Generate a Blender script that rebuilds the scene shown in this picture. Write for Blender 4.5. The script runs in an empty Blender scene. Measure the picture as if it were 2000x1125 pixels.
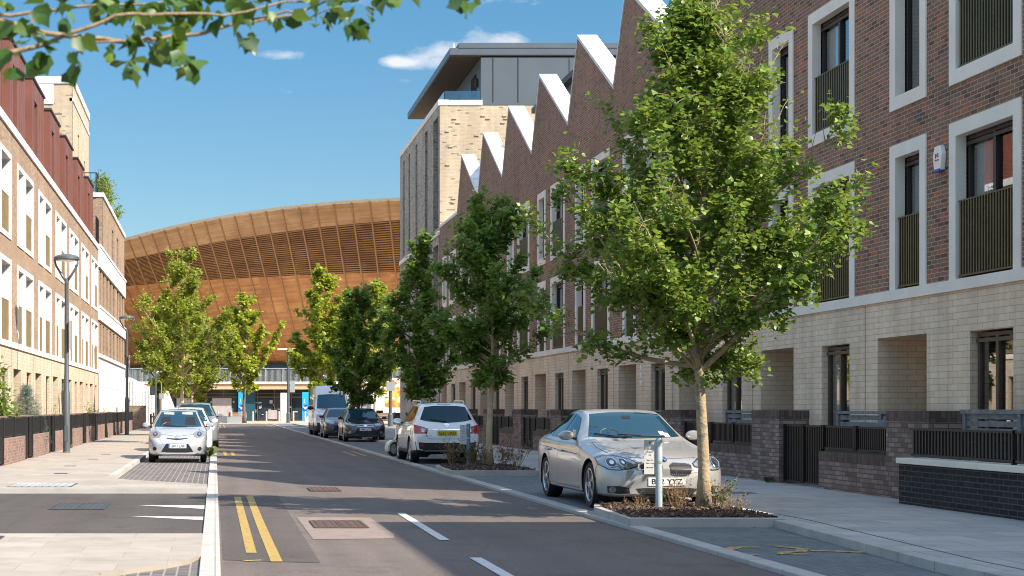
import bpy, bmesh, math, random
import numpy as np
from mathutils import Vector, Matrix
from mathutils.bvhtree import BVHTree

S = bpy.context.scene
R = math.radians
COL = S.collection
# ------------------------------------------------------------------ camera, sun, sky, exposure
cam_d = bpy.data.cameras.new('camera'); cam = bpy.data.objects.new('camera', cam_d); COL.objects.link(cam)
cam.location = (0, 0, 1.5); cam.rotation_euler = (R(90), 0, 0)
cam_d.sensor_width = 36; cam_d.lens = 54.54
cam_d.shift_x = 0.29; cam_d.shift_y = 0.1173
cam_d.clip_start = 0.2; cam_d.clip_end = 6000
cam_d.dof.use_dof = True; cam_d.dof.focus_distance = 32; cam_d.dof.aperture_fstop = 4.0
S.camera = cam

SUNV = Vector((0.92, -0.70, 1.0)).normalized()          # towards the sun
sun_d = bpy.data.lights.new('sun', 'SUN'); sun_d.energy = 4.5; sun_d.angle = R(0.5); sun_d.color = (1.0, 0.91, 0.78)
sun = bpy.data.objects.new('sun', sun_d); COL.objects.link(sun); sun.location = (30, -30, 40)
sun.rotation_euler = SUNV.to_track_quat('Z', 'Y').to_euler()

S.view_settings.view_transform = 'Standard'; S.view_settings.look = 'None'
S.view_settings.gamma = 1; S.view_settings.exposure = 1.06
S.cycles.filter_width = 1.0; S.cycles.max_bounces = 10; S.cycles.diffuse_bounces = 6; S.cycles.transparent_max_bounces = 8
try: S.cycles.use_denoising = True
except Exception: pass

W = bpy.data.worlds.new('World'); S.world = W; W.use_nodes = True
def world():
    nt = W.node_tree; nt.nodes.clear(); N = nt.nodes.new; L = nt.links.new
    def math_(op, a, b=None):
        n = N('ShaderNodeMath'); n.operation = op
        for i, v in enumerate((a, b)):
            if v is None: continue
            if isinstance(v, (int, float)): n.inputs[i].default_value = v
            else: L(v, n.inputs[i])
        return n.outputs[0]
    out = N('ShaderNodeOutputWorld'); bg = N('ShaderNodeBackground'); L(bg.outputs[0], out.inputs[0])
    sky = N('ShaderNodeTexSky'); sky.sky_type = 'NISHITA'; sky.sun_disc = False
    sky.sun_elevation = math.asin(SUNV.z); sky.sun_rotation = math.atan2(SUNV.x, SUNV.y)
    sky.altitude = 0; sky.air_density = 1.0; sky.dust_density = 0.35; sky.ozone_density = 3.0
    bg.inputs[1].default_value = 0.15
    tc = N('ShaderNodeTexCoord'); sep = N('ShaderNodeSeparateXYZ'); L(tc.outputs['Generated'], sep.inputs[0])
    yy = math_('MAXIMUM', sep.outputs[1], 0.05)
    u = math_('DIVIDE', sep.outputs[0], yy); v = math_('DIVIDE', sep.outputs[2], yy)
    comb = N('ShaderNodeCombineXYZ'); L(u, comb.inputs[0]); L(math_('MULTIPLY', v, 1.9), comb.inputs[1])
    nz = N('ShaderNodeTexNoise'); nz.inputs['Scale'].default_value = 30; nz.inputs['Detail'].default_value = 10; nz.inputs['Roughness'].default_value = 0.68
    L(comb.outputs[0], nz.inputs['Vector'])
    tot = None
    def blob(px, py, rx, ry, amp):
        nonlocal tot
        a = math_('DIVIDE', math_('SUBTRACT', u, (px - 420) / 3030), rx / 3030)
        b = math_('DIVIDE', math_('SUBTRACT', v, (797 - py) / 3030), ry / 3030)
        d = math_('ADD', math_('MULTIPLY', a, a), math_('MULTIPLY', b, b))
        g = math_('MULTIPLY', math_('POWER', 2.718, math_('MULTIPLY', d, -1.0)), amp)
        tot = g if tot is None else math_('ADD', tot, g)
    for b in ((865, 104, 60, 32, 1.0), (985, 84, 62, 22, 1.0), (800, 122, 46, 14, .7), (545, 108, 60, 12, .8), (790, 158, 40, 10, .6), (770, 120, 30, 12, .8),
              (730, 4, 60, 20, .55), (1000, 0, 120, 14, .55), (560, 165, 34, 55, .40), (930, 60, 30, 40, .40), (1260, 20, 60, 40, .45), (415, 320, 60, 10, .3)):
        blob(*b)
    m = math_('ADD', math_('SUBTRACT', nz.outputs[0], 0.78), math_('MULTIPLY', tot, 0.60))
    m = math_('MULTIPLY', m, 2.2)
    cl = N('ShaderNodeClamp'); L(m, cl.inputs[0])
    mix = N('ShaderNodeMix'); mix.data_type = 'RGBA'
    hs = N('ShaderNodeHueSaturation'); hs.inputs['Saturation'].default_value = 1.0; L(sky.outputs[0], hs.inputs['Color'])
    # deep polarised blue low down opposite the sun, brighter overhead
    nrm = N('ShaderNodeVectorMath'); nrm.operation = 'NORMALIZE'; L(tc.outputs['Generated'], nrm.inputs[0]); s2 = N('ShaderNodeSeparateXYZ'); L(nrm.outputs[0], s2.inputs[0])
    rp = N('ShaderNodeValToRGB'); L(s2.outputs[2], rp.inputs[0]); cr = rp.color_ramp
    for p_, c_ in ((.12, (.33, .40, .40)), (.26, (.25, .42, .455)), (.5, (1.55, 1.3, 1.02)), (.95, (2.5, 2.0, 1.5))):
        e = cr.elements.new(p_); e.color = (*c_, 1)
    cr.elements.remove(cr.elements[0]); cr.elements.remove(cr.elements[-1])
    gm = N('ShaderNodeMix'); gm.data_type = 'RGBA'; gm.blend_type = 'MULTIPLY'; gm.inputs[0].default_value = 1.0; L(hs.outputs[0], gm.inputs[6]); L(rp.outputs[0], gm.inputs[7])
    L(math_('MULTIPLY', cl.outputs[0], 0.85), mix.inputs[0]); L(gm.outputs[2], mix.inputs[6]); mix.inputs[7].default_value = (3.3, 3.3, 3.4, 1)
    L(mix.outputs[2], bg.inputs[0])
world()

# ------------------------------------------------------------------ materials
class NT:
    def __init__(self, name):
        self.m = bpy.data.materials.new(name); self.m.use_nodes = True
        self.t = self.m.node_tree; self.t.nodes.clear()
        self.out = self.t.nodes.new('ShaderNodeOutputMaterial')
    def n(self, typ, props=None, **inp):
        nd = self.t.nodes.new(typ)
        for k, v in (props or {}).items(): setattr(nd, k, v)
        for k, v in inp.items():
            k = int(k[1:]) if k[0] == '_' and k[1:].isdigit() else k.replace('_', ' ')
            self.set(nd.inputs[k], v)
        return nd
    def set(self, sock, v):
        if hasattr(v, 'is_linked') or isinstance(v, bpy.types.NodeSocket): self.t.links.new(v, sock)
        else:
            if isinstance(v, (tuple, list)) and len(v) == 3 and sock.type == 'RGBA': v = (*v, 1)
            sock.default_value = v
    def math(self, op, a, b=0.0, c=None):
        nd = self.n('ShaderNodeMath', {'operation': op}, _0=a, _1=b)
        if c is not None: self.set(nd.inputs[2], c)
        return nd.outputs[0]
    def mix(self, f, a, b):
        nd = self.n('ShaderNodeMix', {'data_type': 'RGBA'}); self.set(nd.inputs[0], f); self.set(nd.inputs[6], a); self.set(nd.inputs[7], b)
        return nd.outputs[2]
    def ramp(self, f, stops, interp='LINEAR'):
        nd = self.n('ShaderNodeValToRGB'); self.set(nd.inputs[0], f); cr = nd.color_ramp; cr.interpolation = interp
        while len(cr.elements) < len(stops): cr.elements.new(0.5)
        for e, (p, c) in zip(cr.elements, stops):
            e.position = p; e.color = (*c, 1) if len(c) == 3 else c
        return nd.outputs[0]
    def noise(self, scale, detail=4, vec=None, rough=0.55):
        nd = self.n('ShaderNodeTexNoise', None, Scale=scale, Detail=detail, Roughness=rough)
        self.set(nd.inputs['Vector'], vec if vec is not None else self.pos())
        return nd.outputs[0]
    def pos(self):
        if not hasattr(self, '_p'): self._p = self.n('ShaderNodeNewGeometry')
        return self._p.outputs['Position']
    def bump(self, h, strength=0.3, dist=0.01):
        return self.n('ShaderNodeBump', None, Strength=strength, Distance=dist, Height=h).outputs[0]
    def bsdf(self, col, rough=0.6, metal=0.0, **kw):
        b = self.n('ShaderNodeBsdfPrincipled', None, Base_Color=col, Roughness=rough, Metallic=metal, **kw)
        self.t.links.new(b.outputs[0], self.out.inputs[0]); return b

def lite(c, f): return tuple(min(1, x * f) for x in c)
def plain(name, c, rough=0.6, metal=0.0, var=0.12, scale=3.0, bump=0.0, bscale=60, **kw):
    t = NT(name)
    if var:
        f = t.ramp(t.noise(scale, 6), [(0.3, (0, 0, 0)), (0.7, (1, 1, 1))])
        col = t.mix(f, lite(c, 1 - var), lite(c, 1 + var))
    else: col = (*c, 1)
    b = t.bsdf(col, rough, metal, **kw)
    if bump: t.set(b.inputs['Normal'], t.bump(t.noise(bscale, 3), bump, 0.01))
    return t.m

def wallvec(t):
    """(horizontal run, height) of an upright wall, whichever way it faces"""
    g = t.pos(); sp = t.n('ShaderNodeSeparateXYZ', None, _0=g)
    sn = t.n('ShaderNodeSeparateXYZ', None, _0=t._p.outputs['True Normal'])
    f = t.math('GREATER_THAN', t.math('ABSOLUTE', sn.outputs[0]), 0.6)
    u = t.math('ADD', t.math('MULTIPLY', f, sp.outputs[1]), t.math('MULTIPLY', t.math('SUBTRACT', 1.0, f), sp.outputs[0]))
    c = t.n('ShaderNodeCombineXYZ', None, _0=u, _1=sp.outputs[2])
    return c.outputs[0], u, sp.outputs[2]
def brick(name, stops, mortar, bw=0.225, bh=0.075, ms=0.006, rough=0.85, bump=0.5, soldier=False, grime=0.18, proud=None):
    t = NT(name); v, u, z = wallvec(t)
    if soldier:
        c = t.n('ShaderNodeCombineXYZ', None, _0=z, _1=u); v = c.outputs[0]
    br = t.n('ShaderNodeTexBrick', {'offset': 0.5}, Color1=(0, 0, 0), Color2=(1, 1, 1), Mortar=(0.5, 0.5, 0.5), Scale=1.0, Mortar_Size=ms,
             Mortar_Smooth=0.15, Bias=0.0, Brick_Width=bw, Row_Height=bh)
    t.set(br.inputs['Vector'], v)
    col = t.ramp(br.outputs[0], stops)
    col = t.mix(t.math('MULTIPLY', t.noise(38, 4), 0.35), col, lite(stops[len(stops) // 2][1], 0.75))
    col = t.mix(br.outputs[1], col, mortar)
    g = t.ramp(t.noise(0.55, 5), [(0.35, (1 - grime,) * 3), (0.7, (1.0, 1.0, 1.0))])
    mx = t.n('ShaderNodeMix', {'data_type': 'RGBA', 'blend_type': 'MULTIPLY'}); t.set(mx.inputs[0], 1.0); t.set(mx.inputs[6], col); t.set(mx.inputs[7], g)
    mp = t.n('ShaderNodeMapping', None, Scale=(1.3, 1.3, .10)); t.set(mp.inputs[0], t.pos())
    rs = t.ramp(t.noise(1.5, 5, mp.outputs[0], .65), [(.36, (.80, .80, .80)), (.58, (1.03, 1.03, 1.03))])
    m3 = t.n('ShaderNodeMix', {'data_type': 'RGBA', 'blend_type': 'MULTIPLY'}); t.set(m3.inputs[0], .8); t.set(m3.inputs[6], mx.outputs[2]); t.set(m3.inputs[7], rs)
    b = t.bsdf(m3.outputs[2], rough)
    h = t.math('ADD', t.math('SUBTRACT', 1.0, br.outputs[1]), t.math('MULTIPLY', t.noise(70, 2), 0.35))
    t.set(b.inputs['Normal'], t.bump(h, bump, 0.012))
    return t.m

M = {}
M['brick_red'] = brick('red_brown_brick', [(0.0, (.12, .065, .05)), (.25, (.26, .125, .08)), (.5, (.34, .165, .105)), (.70, (.28, .16, .12)), (.82, (.31, .15, .09)), (.88, (.56, .155, .07)), (1, (.17, .115, .10))], (.54, .41, .26), ms=.0065)
M['brick_left'] = brick('tan_brick', [(0, (.24, .14, .085)), (.4, (.36, .225, .14)), (.7, (.44, .30, .20)), (1, (.30, .185, .12))], (.42, .34, .25))
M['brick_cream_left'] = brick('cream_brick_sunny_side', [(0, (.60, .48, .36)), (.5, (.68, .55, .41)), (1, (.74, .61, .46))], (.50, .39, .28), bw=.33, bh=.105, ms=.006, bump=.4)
M['brick_cream'] = brick('cream_brick', [(0, (.86, .645, .45)), (.5, (.93, .71, .51)), (1, (.95, .76, .57))], (.60, .43, .30), bw=.33, bh=.105, ms=.006, bump=.4)  # shaded-side copy of the cream brick, brightened and warmed to lift the shade
M['brick_block'] = brick('buff_brick', [(0, (.22, .16, .11)), (.03, (.26, .20, .14)), (.06, (.55, .44, .31)), (.6, (.64, .52, .36)), (1, (.58, .45, .32))], (.52, .42, .31))
M['brick_grey'] = brick('grey_buff_brick', [(0, (.16, .135, .12)), (.25, (.38, .32, .27)), (.6, (.58, .49, .41)), (1, (.48, .41, .35))], (.46, .40, .34))  # buff brick of the block with its street-side shade put into the colour
M['brick_wall'] = brick('garden_wall_brick', [(0, (.12, .08, .07)), (.35, (.23, .155, .13)), (.7, (.31, .215, .18)), (1, (.38, .28, .23))], (.11, .09, .08), ms=.008, bump=.7)
M['brick_soldier'] = brick('soldier_brick', [(0, (.075, .05, .047)), (.5, (.14, .085, .07)), (1, (.19, .12, .10))], (.07, .055, .05), soldier=True)
M['brick_black'] = brick('black_brick', [(0, (.008, .008, .010)), (.5, (.016, .016, .018)), (1, (.028, .028, .03))], (.11, .10, .10), ms=.007, bump=.8)
M['brick_pink'] = brick('left_wall_brick', [(0, (.18, .105, .085)), (.5, (.265, .165, .135)), (1, (.33, .22, .18))], (.33, .26, .21))
M['stone'] = plain('pale_cast_stone', (.84, .76, .66), .75, var=.07, scale=1.5, bump=.15)
def coping():
    t = NT('white_coping'); sp = t.n('ShaderNodeSeparateXYZ', None, _0=t.pos()); f = t.math('LESS_THAN', t.math('FRACT', t.math('MULTIPLY', sp.outputs[1], 1.02)), .016)
    g = t.ramp(t.noise(2.2, 6), [(.35, (.62, .605, .58)), (.6, (.78, .77, .75))]); t.bsdf(t.mix(f, g, (.33, .32, .30, 1)), .6); return t.m
M['white'] = coping()
M['render'] = plain('white_render', (.72, .69, .65), .8, var=.05)
M['tan_metal'] = plain('tan_metal_panel', (.27, .205, .11), .5, .2, var=.1)
M['bronze'] = plain('bronze_metal', (.12, .10, .045), .42, .5, var=.15)
M['frame'] = plain('dark_window_frame', (.045, .028, .023), .45, .2, var=.1)
M['timber_frame'] = plain('brown_window_frame', (.10, .06, .035), .5, var=.2, scale=8)
M['black'] = plain('black_powder_coat', (.012, .012, .013), .45, .2, var=.2)
M['panel_dark'] = plain('charcoal_panel', (.035, .037, .040), .55, var=.12)
M['corten'] = plain('rust_red_metal', (.20, .078, .056), .50, .15, var=.12, scale=1.2)
M['corten_dark'] = plain('dark_metal_edge', (.07, .05, .05), .5, .3)
M['zinc'] = plain('grey_zinc_cladding', (.105, .125, .145), .42, .35, var=.06, scale=.8)
M['soffit'] = plain('soffit_boards', (.10, .075, .05), .6, var=.2)  # brown darkened for the shade under the overhanging roof
M['curtain'] = plain('white_curtain', (.70, .70, .70), .9, var=.1, scale=12)
M['roof'] = plain('roof_felt', (.10, .10, .10), .9)
M['screen'] = plain('weathered_timber', (.20, .205, .215), .75, var=.35, scale=9)
M['post'] = plain('grey_painted_steel', (.105, .125, .14), .42, .3, var=.05)
M['galv'] = plain('galvanised_steel', (.42, .45, .46), .45, .5, var=.12, scale=10)
M['lampglass'] = plain('lamp_diffuser', (.75, .74, .70), .25, var=0)
M['twig'] = plain('dry_twigs', (.30, .19, .10), .85, var=.3, scale=15)
M['dryleaf'] = plain('dry_leaves', (.26, .15, .065), .8, var=.35, scale=20)
M['greenleaf'] = plain('small_green_leaves', (.10, .14, .03), .6, var=.3, scale=20)
M['rubber'] = plain('tyre_rubber', (.013, .013, .014), .75, var=.15, scale=20)
M['alloy'] = plain('alloy_wheel', (.55, .56, .58), .25, .85, var=.04)
M['chrome'] = plain('chrome', (.85, .86, .88), .08, 1.0, var=0)
M['plastic'] = plain('black_plastic', (.014, .014, .016), .5, var=.15)
M['plate_w'] = plain('white_plate', (.82, .82, .80), .35, var=0)
M['plate_y'] = plain('yellow_plate', (.78, .56, .03), .35, var=0)
M['ink'] = plain('black_lettering', (.01, .01, .012), .5, var=0)
M['eu_blue'] = plain('blue_strip', (.02, .09, .42), .4, var=0)
M['tail'] = plain('red_lamp', (.42, .012, .015), .12, var=0, Coat_Weight=1.0)
M['lamp_clear'] = plain('headlamp_glass', (.34, .36, .38), .10, .55, var=.3, scale=14, Coat_Weight=1.0)
M['lamp_dark'] = plain('headlamp_bowl', (.05, .055, .06), .1, .5, var=0, Coat_Weight=1.0)
def paint(name, c, metal, rough=.28):
    return plain(name, c, rough, metal, var=.02, scale=.7, Coat_Weight=1.0, Coat_Roughness=.03)
M['p_silver'] = plain('silver_paint', (.50, .485, .465), .30, .50, var=.02, scale=.7, Coat_Weight=.6, Coat_Roughness=.06)
M['p_silver2'] = paint('pale_silver_paint', (.56, .565, .58), .5, .33)
M['p_white'] = paint('white_paint', (.88, .87, .84), 0)
M['p_vwhite'] = paint('van_white_paint', (.76, .77, .78), 0)
M['p_black'] = paint('black_paint', (.012, .014, .022), .2)
M['p_blue'] = paint('navy_paint', (.012, .025, .055), .3)
M['p_grey'] = paint('blue_grey_paint', (.34, .37, .41), .55)
M['p_cream'] = paint('cream_scooter_paint', (.68, .62, .50), 0)
def carglass(name, tint, gl):
    t = NT(name); fr = t.n('ShaderNodeFresnel', None, IOR=1.5)
    d = t.n('ShaderNodeBsdfPrincipled', None, Base_Color=tint, Roughness=.03)
    d.inputs['Specular Tint'].default_value = (.42, .80, 1.0, 1)
    d.inputs['Specular IOR Level'].default_value = gl
    t.t.links.new(d.outputs[0], t.out.inputs[0]); return t.m
M['carglass'] = carglass('car_glass', (.008, .036, .056), .8)  # blue of the mirrored sky put into the base and specular colour
M['carglass_dark'] = carglass('privacy_glass', (.006, .014, .018), .5)
def pane(name, tint, refl):
    t = NT(name); fr = t.n('ShaderNodeFresnel', None, IOR=1.55)
    tr = t.n('ShaderNodeBsdfTransparent', None, Color=tint); gl = t.n('ShaderNodeBsdfGlossy', None, Color=(.95, .97, 1.0), Roughness=.015)
    f = t.math('MINIMUM', t.math('ADD', t.math('MULTIPLY', fr.outputs[0], 1.3), refl), 1.0)
    mx = t.n('ShaderNodeMixShader', None, _0=f, _1=tr.outputs[0], _2=gl.outputs[0])
    t.t.links.new(mx.outputs[0], t.out.inputs[0]); return t.m
M['pane'] = pane('window_glass', (.78, .84, .84), .16)
M['shopglass'] = plain('shopfront_glass', (.025, .035, .045), .06, var=.4, scale=.6)
M['balglass'] = pane('balustrade_glass', (.55, .68, .75), .12)

def foliage(name, c1, c2, c3, trans):
    t = NT(name); g = t.n('ShaderNodeNewGeometry'); t._p = g
    f = t.math('ADD', t.math('MULTIPLY', g.outputs['Random Per Island'], .7), t.math('MULTIPLY', t.noise(1.6, 2), .45))
    col = t.ramp(f, [(0.1, c1), (.5, c2), (.95, c3)])
    b = t.n('ShaderNodeBsdfPrincipled', None, Base_Color=col, Roughness=.42)
    tl = t.n('ShaderNodeBsdfTranslucent', None, Color=t.mix(.5, col, lite(c3, 1.6)))
    mx = t.n('ShaderNodeMixShader', None, _0=trans, _1=b.outputs[0], _2=tl.outputs[0])
    t.t.links.new(mx.outputs[0], t.out.inputs[0]); return t.m
M['leaf_near'] = foliage('field_maple_leaves', (.040, .100, .012), (.100, .190, .024), (.29, .36, .06), .34)
M['leaf_dark'] = foliage('dark_green_leaves', (.065, .135, .022), (.125, .225, .034), (.23, .33, .06), .45)
M['leaf_lime'] = foliage('lime_green_leaves', (.12, .18, .016), (.27, .34, .03), (.48, .50, .06), .38)
M['leaf_olive'] = foliage('olive_green_leaves', (.09, .15, .016), (.21, .285, .03), (.42, .46, .07), .42)
M['leaf_branch'] = foliage('branch_leaves', (.010, .040, .007), (.028, .082, .010), (.13, .21, .025), .25)
M['leaf_spruce'] = foliage('blue_spruce_needles', (.06, .11, .09), (.11, .17, .14), (.18, .25, .19), .1)
def bark():
    t = NT('mottled_bark')
    v = t.n('ShaderNodeTexVoronoi', None, Scale=7.0); t.set(v.inputs['Vector'], t.pos())
    f = t.ramp(t.noise(9, 5), [(.38, (.34, .24, .135)), (.52, (.43, .325, .20)), (.62, (.20, .175, .13)), (.8, (.38, .29, .18))])
    b = t.bsdf(f, .85); t.set(b.inputs['Normal'], t.bump(t.noise(30, 5), .6, .02)); return t.m
M['bark'] = bark()
M['bark_pale'] = plain('pale_bark', (.46, .35, .20), .85, var=.2, scale=8, bump=.4)
M['bark_branch'] = plain('lichen_twig_bark', (.27, .20, .12), .9, var=.35, scale=40, bump=.6, bscale=120)
M['bark_dark'] = plain('brown_bark', (.15, .11, .08), .9, var=.3, scale=8, bump=.4)

# ------------------------------------------------------------------ mesh helpers
class MB:
    def __init__(s): s.v = []; s.f = []; s.mi = []; s.cur = 0
    def face(s, pts):
        i = len(s.v); s.v.extend([tuple(p) for p in pts]); s.f.append(tuple(range(i, i + len(pts)))); s.mi.append(s.cur)
    def box(s, x0, x1, y0, y1, z0, z1):
        i = len(s.v)
        s.v += [(x0, y0, z0), (x1, y0, z0), (x1, y1, z0), (x0, y1, z0), (x0, y0, z1), (x1, y0, z1), (x1, y1, z1), (x0, y1, z1)]
        for q in ((0, 3, 2, 1), (4, 5, 6, 7), (0, 1, 5, 4), (1, 2, 6, 5), (2, 3, 7, 6), (3, 0, 4, 7)):
            s.f.append(tuple(i + k for k in q)); s.mi.append(s.cur)
        return s
    def prism(s, poly, axis, a, b):
        """poly in the two other axes (x<y<z order), extruded along axis from a to b"""
        n = len(poly); i = len(s.v)
        def P(p, t): return {0: (t, p[0], p[1]), 1: (p[0], t, p[1]), 2: (p[0], p[1], t)}[axis]
        s.v += [P(p, a) for p in poly] + [P(p, b) for p in poly]
        s.f.append(tuple(i + k for k in range(n))[::-1]); s.mi.append(s.cur)
        s.f.append(tuple(i + n + k for k in range(n))); s.mi.append(s.cur)
        for k in range(n):
            s.f.append((i + k, i + (k + 1) % n, i + n + (k + 1) % n, i + n + k)); s.mi.append(s.cur)
        return s
    def tube(s, pts, rad, n=8, cap=True):
        pts = [Vector(p) for p in pts]
        if isinstance(rad, (int, float)): rad = [rad] * len(pts)
        base = len(s.v); up = None
        for k, p in enumerate(pts):
            d = (pts[min(k + 1, len(pts) - 1)] - pts[max(k - 1, 0)])
            if d.length < 1e-9: d = Vector((0, 0, 1))
            d.normalize()
            if up is None: up = Vector((1, 0, 0)) if abs(d.x) < .8 else Vector((0, 1, 0))
            a = d.cross(up).normalized(); b = d.cross(a).normalized(); up = -b if False else up
            for j in range(n):
                an = 2 * math.pi * j / n
                s.v.append(tuple(p + a * (math.cos(an) * rad[k]) + b * (math.sin(an) * rad[k])))
        for k in range(len(pts) - 1):
            for j in range(n):
                s.f.append((base + k * n + j, base + k * n + (j + 1) % n, base + (k + 1) * n + (j + 1) % n, base + (k + 1) * n + j)); s.mi.append(s.cur)
        if cap:
            s.f.append(tuple(base + j for j in range(n))[::-1]); s.mi.append(s.cur)
            e = base + (len(pts) - 1) * n
            s.f.append(tuple(e + j for j in range(n))); s.mi.append(s.cur)
        return s
    def lathe(s, prof, n=24, c=(0, 0, 0), axis=2):
        """prof: (radius, height) pairs turned about an axis through c"""
        base = len(s.v); m = len(prof)
        for j in range(n):
            an = 2 * math.pi * j / n; ca, sa = math.cos(an), math.sin(an)
            for r, h in prof:
                p = {2: (r * ca, r * sa, h), 0: (h, r * ca, r * sa), 1: (r * sa, h, r * ca)}[axis]
                s.v.append((p[0] + c[0], p[1] + c[1], p[2] + c[2]))
        for j in range(n):
            a, b = base + j * m, base + ((j + 1) % n) * m
            for k in range(m - 1):
                s.f.append((a + k, b + k, b + k + 1, a + k + 1)); s.mi.append(s.cur)
        return s
    def wall(s, y0, y1, z0, z1, holes, depth, x=0.0):
        """front face at x with rectangular holes (y0,y1,z0,z1) and their reveals going to x+depth"""
        ys = sorted({y0, y1} | {h[0] for h in holes} | {h[1] for h in holes}); zs = sorted({z0, z1} | {h[2] for h in holes} | {h[3] for h in holes})
        ys = [q for q in ys if y0 <= q <= y1]; zs = [q for q in zs if z0 <= q <= z1]
        for a, b in zip(ys, ys[1:]):
            for c, d in zip(zs, zs[1:]):
                my, mz = (a + b) / 2, (c + d) / 2
                if any(h[0] < my < h[1] and h[2] < mz < h[3] for h in holes): continue
                s.face([(x, a, c), (x, a, d), (x, b, d), (x, b, c)])
        for h in holes:
            dd = h[4] if len(h) > 4 else depth; a, b, c, d = h[:4]; c = max(c, z0); d = min(d, z1)
            s.face([(x, a, c), (x + dd, a, c), (x + dd, a, d), (x, a, d)]); s.face([(x, b, c), (x, b, d), (x + dd, b, d), (x + dd, b, c)])
            s.face([(x, a, d), (x + dd, a, d), (x + dd, b, d), (x, b, d)]); s.face([(x, a, c), (x, b, c), (x + dd, b, c), (x + dd, a, c)])
        return s
    def build(s, name, mats, parent=None, smooth=False, bevel=0.0, angle=None):
        me = bpy.data.meshes.new(name); me.from_pydata(s.v, [], s.f)
        if not isinstance(mats, (list, tuple)): mats = [mats]
        for m in mats: me.materials.append(M[m] if isinstance(m, str) else m)
        if any(s.mi): me.polygons.foreach_set('material_index', s.mi)
        if smooth: me.polygons.foreach_set('use_smooth', [True] * len(me.polygons))
        me.update()
        if angle: me.set_sharp_from_angle(angle=R(angle))
        o = bpy.data.objects.new(name, me); COL.objects.link(o)
        if parent: o.parent = parent
        if bevel:
            md = o.modifiers.new('bevel', 'BEVEL'); md.width = bevel; md.segments = 2; md.limit_method = 'ANGLE'
        return o

def thing(name, label, cat, loc=(0, 0, 0), rz=0.0, group=None):
    o = bpy.data.objects.new(name, None); COL.objects.link(o); o.empty_display_size = .2
    o.location = loc; o.rotation_euler = (0, 0, rz); o['label'] = label; o['category'] = cat
    if group: o['group'] = group
    return o
def tag(o, label, cat, group=None):
    o['label'] = label; o['category'] = cat
    if group: o['group'] = group
    return o
def struct(o, kind='structure'): o['kind'] = kind; return o
def dup(root, loc=None, label=None, rz=None, group=None):
    kids = {}
    for o in bpy.data.objects:
        if o.parent: kids.setdefault(o.parent, []).append(o)
    def cp(o, par):
        c = o.copy(); COL.objects.link(c)
        if par: c.parent = par
        for ch in kids.get(o, []): cp(ch, c)
        return c
    r = cp(root, None)
    if loc is not None: r.location = loc
    if rz is not None: r.rotation_euler = (0, 0, rz)
    if label: r['label'] = label
    if group: r['group'] = group
    return r
def text(name, s, size, m, parent, loc, rot, thick=0.002, width=None):
    cu = bpy.data.curves.new(name, 'FONT'); cu.body = s; cu.size = size; cu.align_x = 'CENTER'; cu.align_y = 'CENTER'; cu.extrude = thick; cu.offset = size * .012
    tmp = bpy.data.objects.new(name + '_tmp', cu); COL.objects.link(tmp)
    me = bpy.data.meshes.new_from_object(tmp.evaluated_get(bpy.context.evaluated_depsgraph_get()))
    bpy.data.objects.remove(tmp); bpy.data.curves.remove(cu)
    me.materials.clear(); me.materials.append(M[m]); me.name = name
    o = bpy.data.objects.new(name, me); COL.objects.link(o); o.parent = parent; o.location = loc; o.rotation_euler = rot
    if width:
        xs = [v.co.x for v in me.vertices]; w = max(xs) - min(xs)
        for v in me.vertices: v.co.x *= width / w
    return o
# ------------------------------------------------------------------ ground, road, pavements
def asphalt(name, c, var=.18, big=.35, speck=.75):
    t = NT(name); f = t.ramp(t.math('ADD', t.math('MULTIPLY', t.noise(110, 2), .5), t.math('MULTIPLY', t.noise(34, 3), .5)), [(.36, (0, 0, 0)), (.64, (1, 1, 1))])
    col = t.mix(f, lite(c, 1 - speck * .5), lite(c, 1 + speck * .5))
    g = t.ramp(t.noise(big, 5), [(.3, (1 - var,) * 3), (.7, (1 + var * .4,) * 3)])
    mx = t.n('ShaderNodeMix', {'data_type': 'RGBA', 'blend_type': 'MULTIPLY'}); t.set(mx.inputs[0], 1.0); t.set(mx.inputs[6], col); t.set(mx.inputs[7], g)
    # long tyre-worn streaks
    sp = t.n('ShaderNodeMapping', None, Scale=(1.6, .06, 1)); t.set(sp.inputs[0], t.pos())
    st = t.ramp(t.noise(1.4, 3, sp.outputs[0]), [(.35, (.86, .86, .86)), (.65, (1.06, 1.06, 1.06))])
    m2 = t.n('ShaderNodeMix', {'data_type': 'RGBA', 'blend_type': 'MULTIPLY'}); t.set(m2.inputs[0], 1.0); t.set(m2.inputs[6], mx.outputs[2]); t.set(m2.inputs[7], st)
    oil = t.ramp(t.noise(1.1, 7, rough=.72), [(.36, (.66, .66, .66)), (.46, (1, 1, 1))]); m6 = t.n('ShaderNodeMix', {'data_type': 'RGBA', 'blend_type': 'MULTIPLY'}); t.set(m6.inputs[0], .7); t.set(m6.inputs[6], m2.outputs[2]); t.set(m6.inputs[7], oil)
    vc = t.n('ShaderNodeTexVoronoi', {'feature': 'DISTANCE_TO_EDGE'}, Scale=.35); wv = t.n('ShaderNodeVectorMath', {'operation': 'ADD'}); t.set(wv.inputs[0], t.pos()); nn = t.n('ShaderNodeTexNoise', None, Scale=1.8, Detail=4); t.set(nn.inputs['Vector'], t.pos()); t.set(wv.inputs[1], nn.outputs[1]); t.set(vc.inputs['Vector'], wv.outputs[0])
    ck = t.ramp(vc.outputs[0], [(.002, (.55, .55, .55)), (.006, (1, 1, 1))]); m7 = t.n('ShaderNodeMix', {'data_type': 'RGBA', 'blend_type': 'MULTIPLY'}); t.set(m7.inputs[0], .6); t.set(m7.inputs[6], m6.outputs[2]); t.set(m7.inputs[7], ck)
    b = t.bsdf(m7.outputs[2], .85); t.set(b.inputs['Normal'], t.bump(t.noise(150, 2), .35, .006)); return t.m
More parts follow.
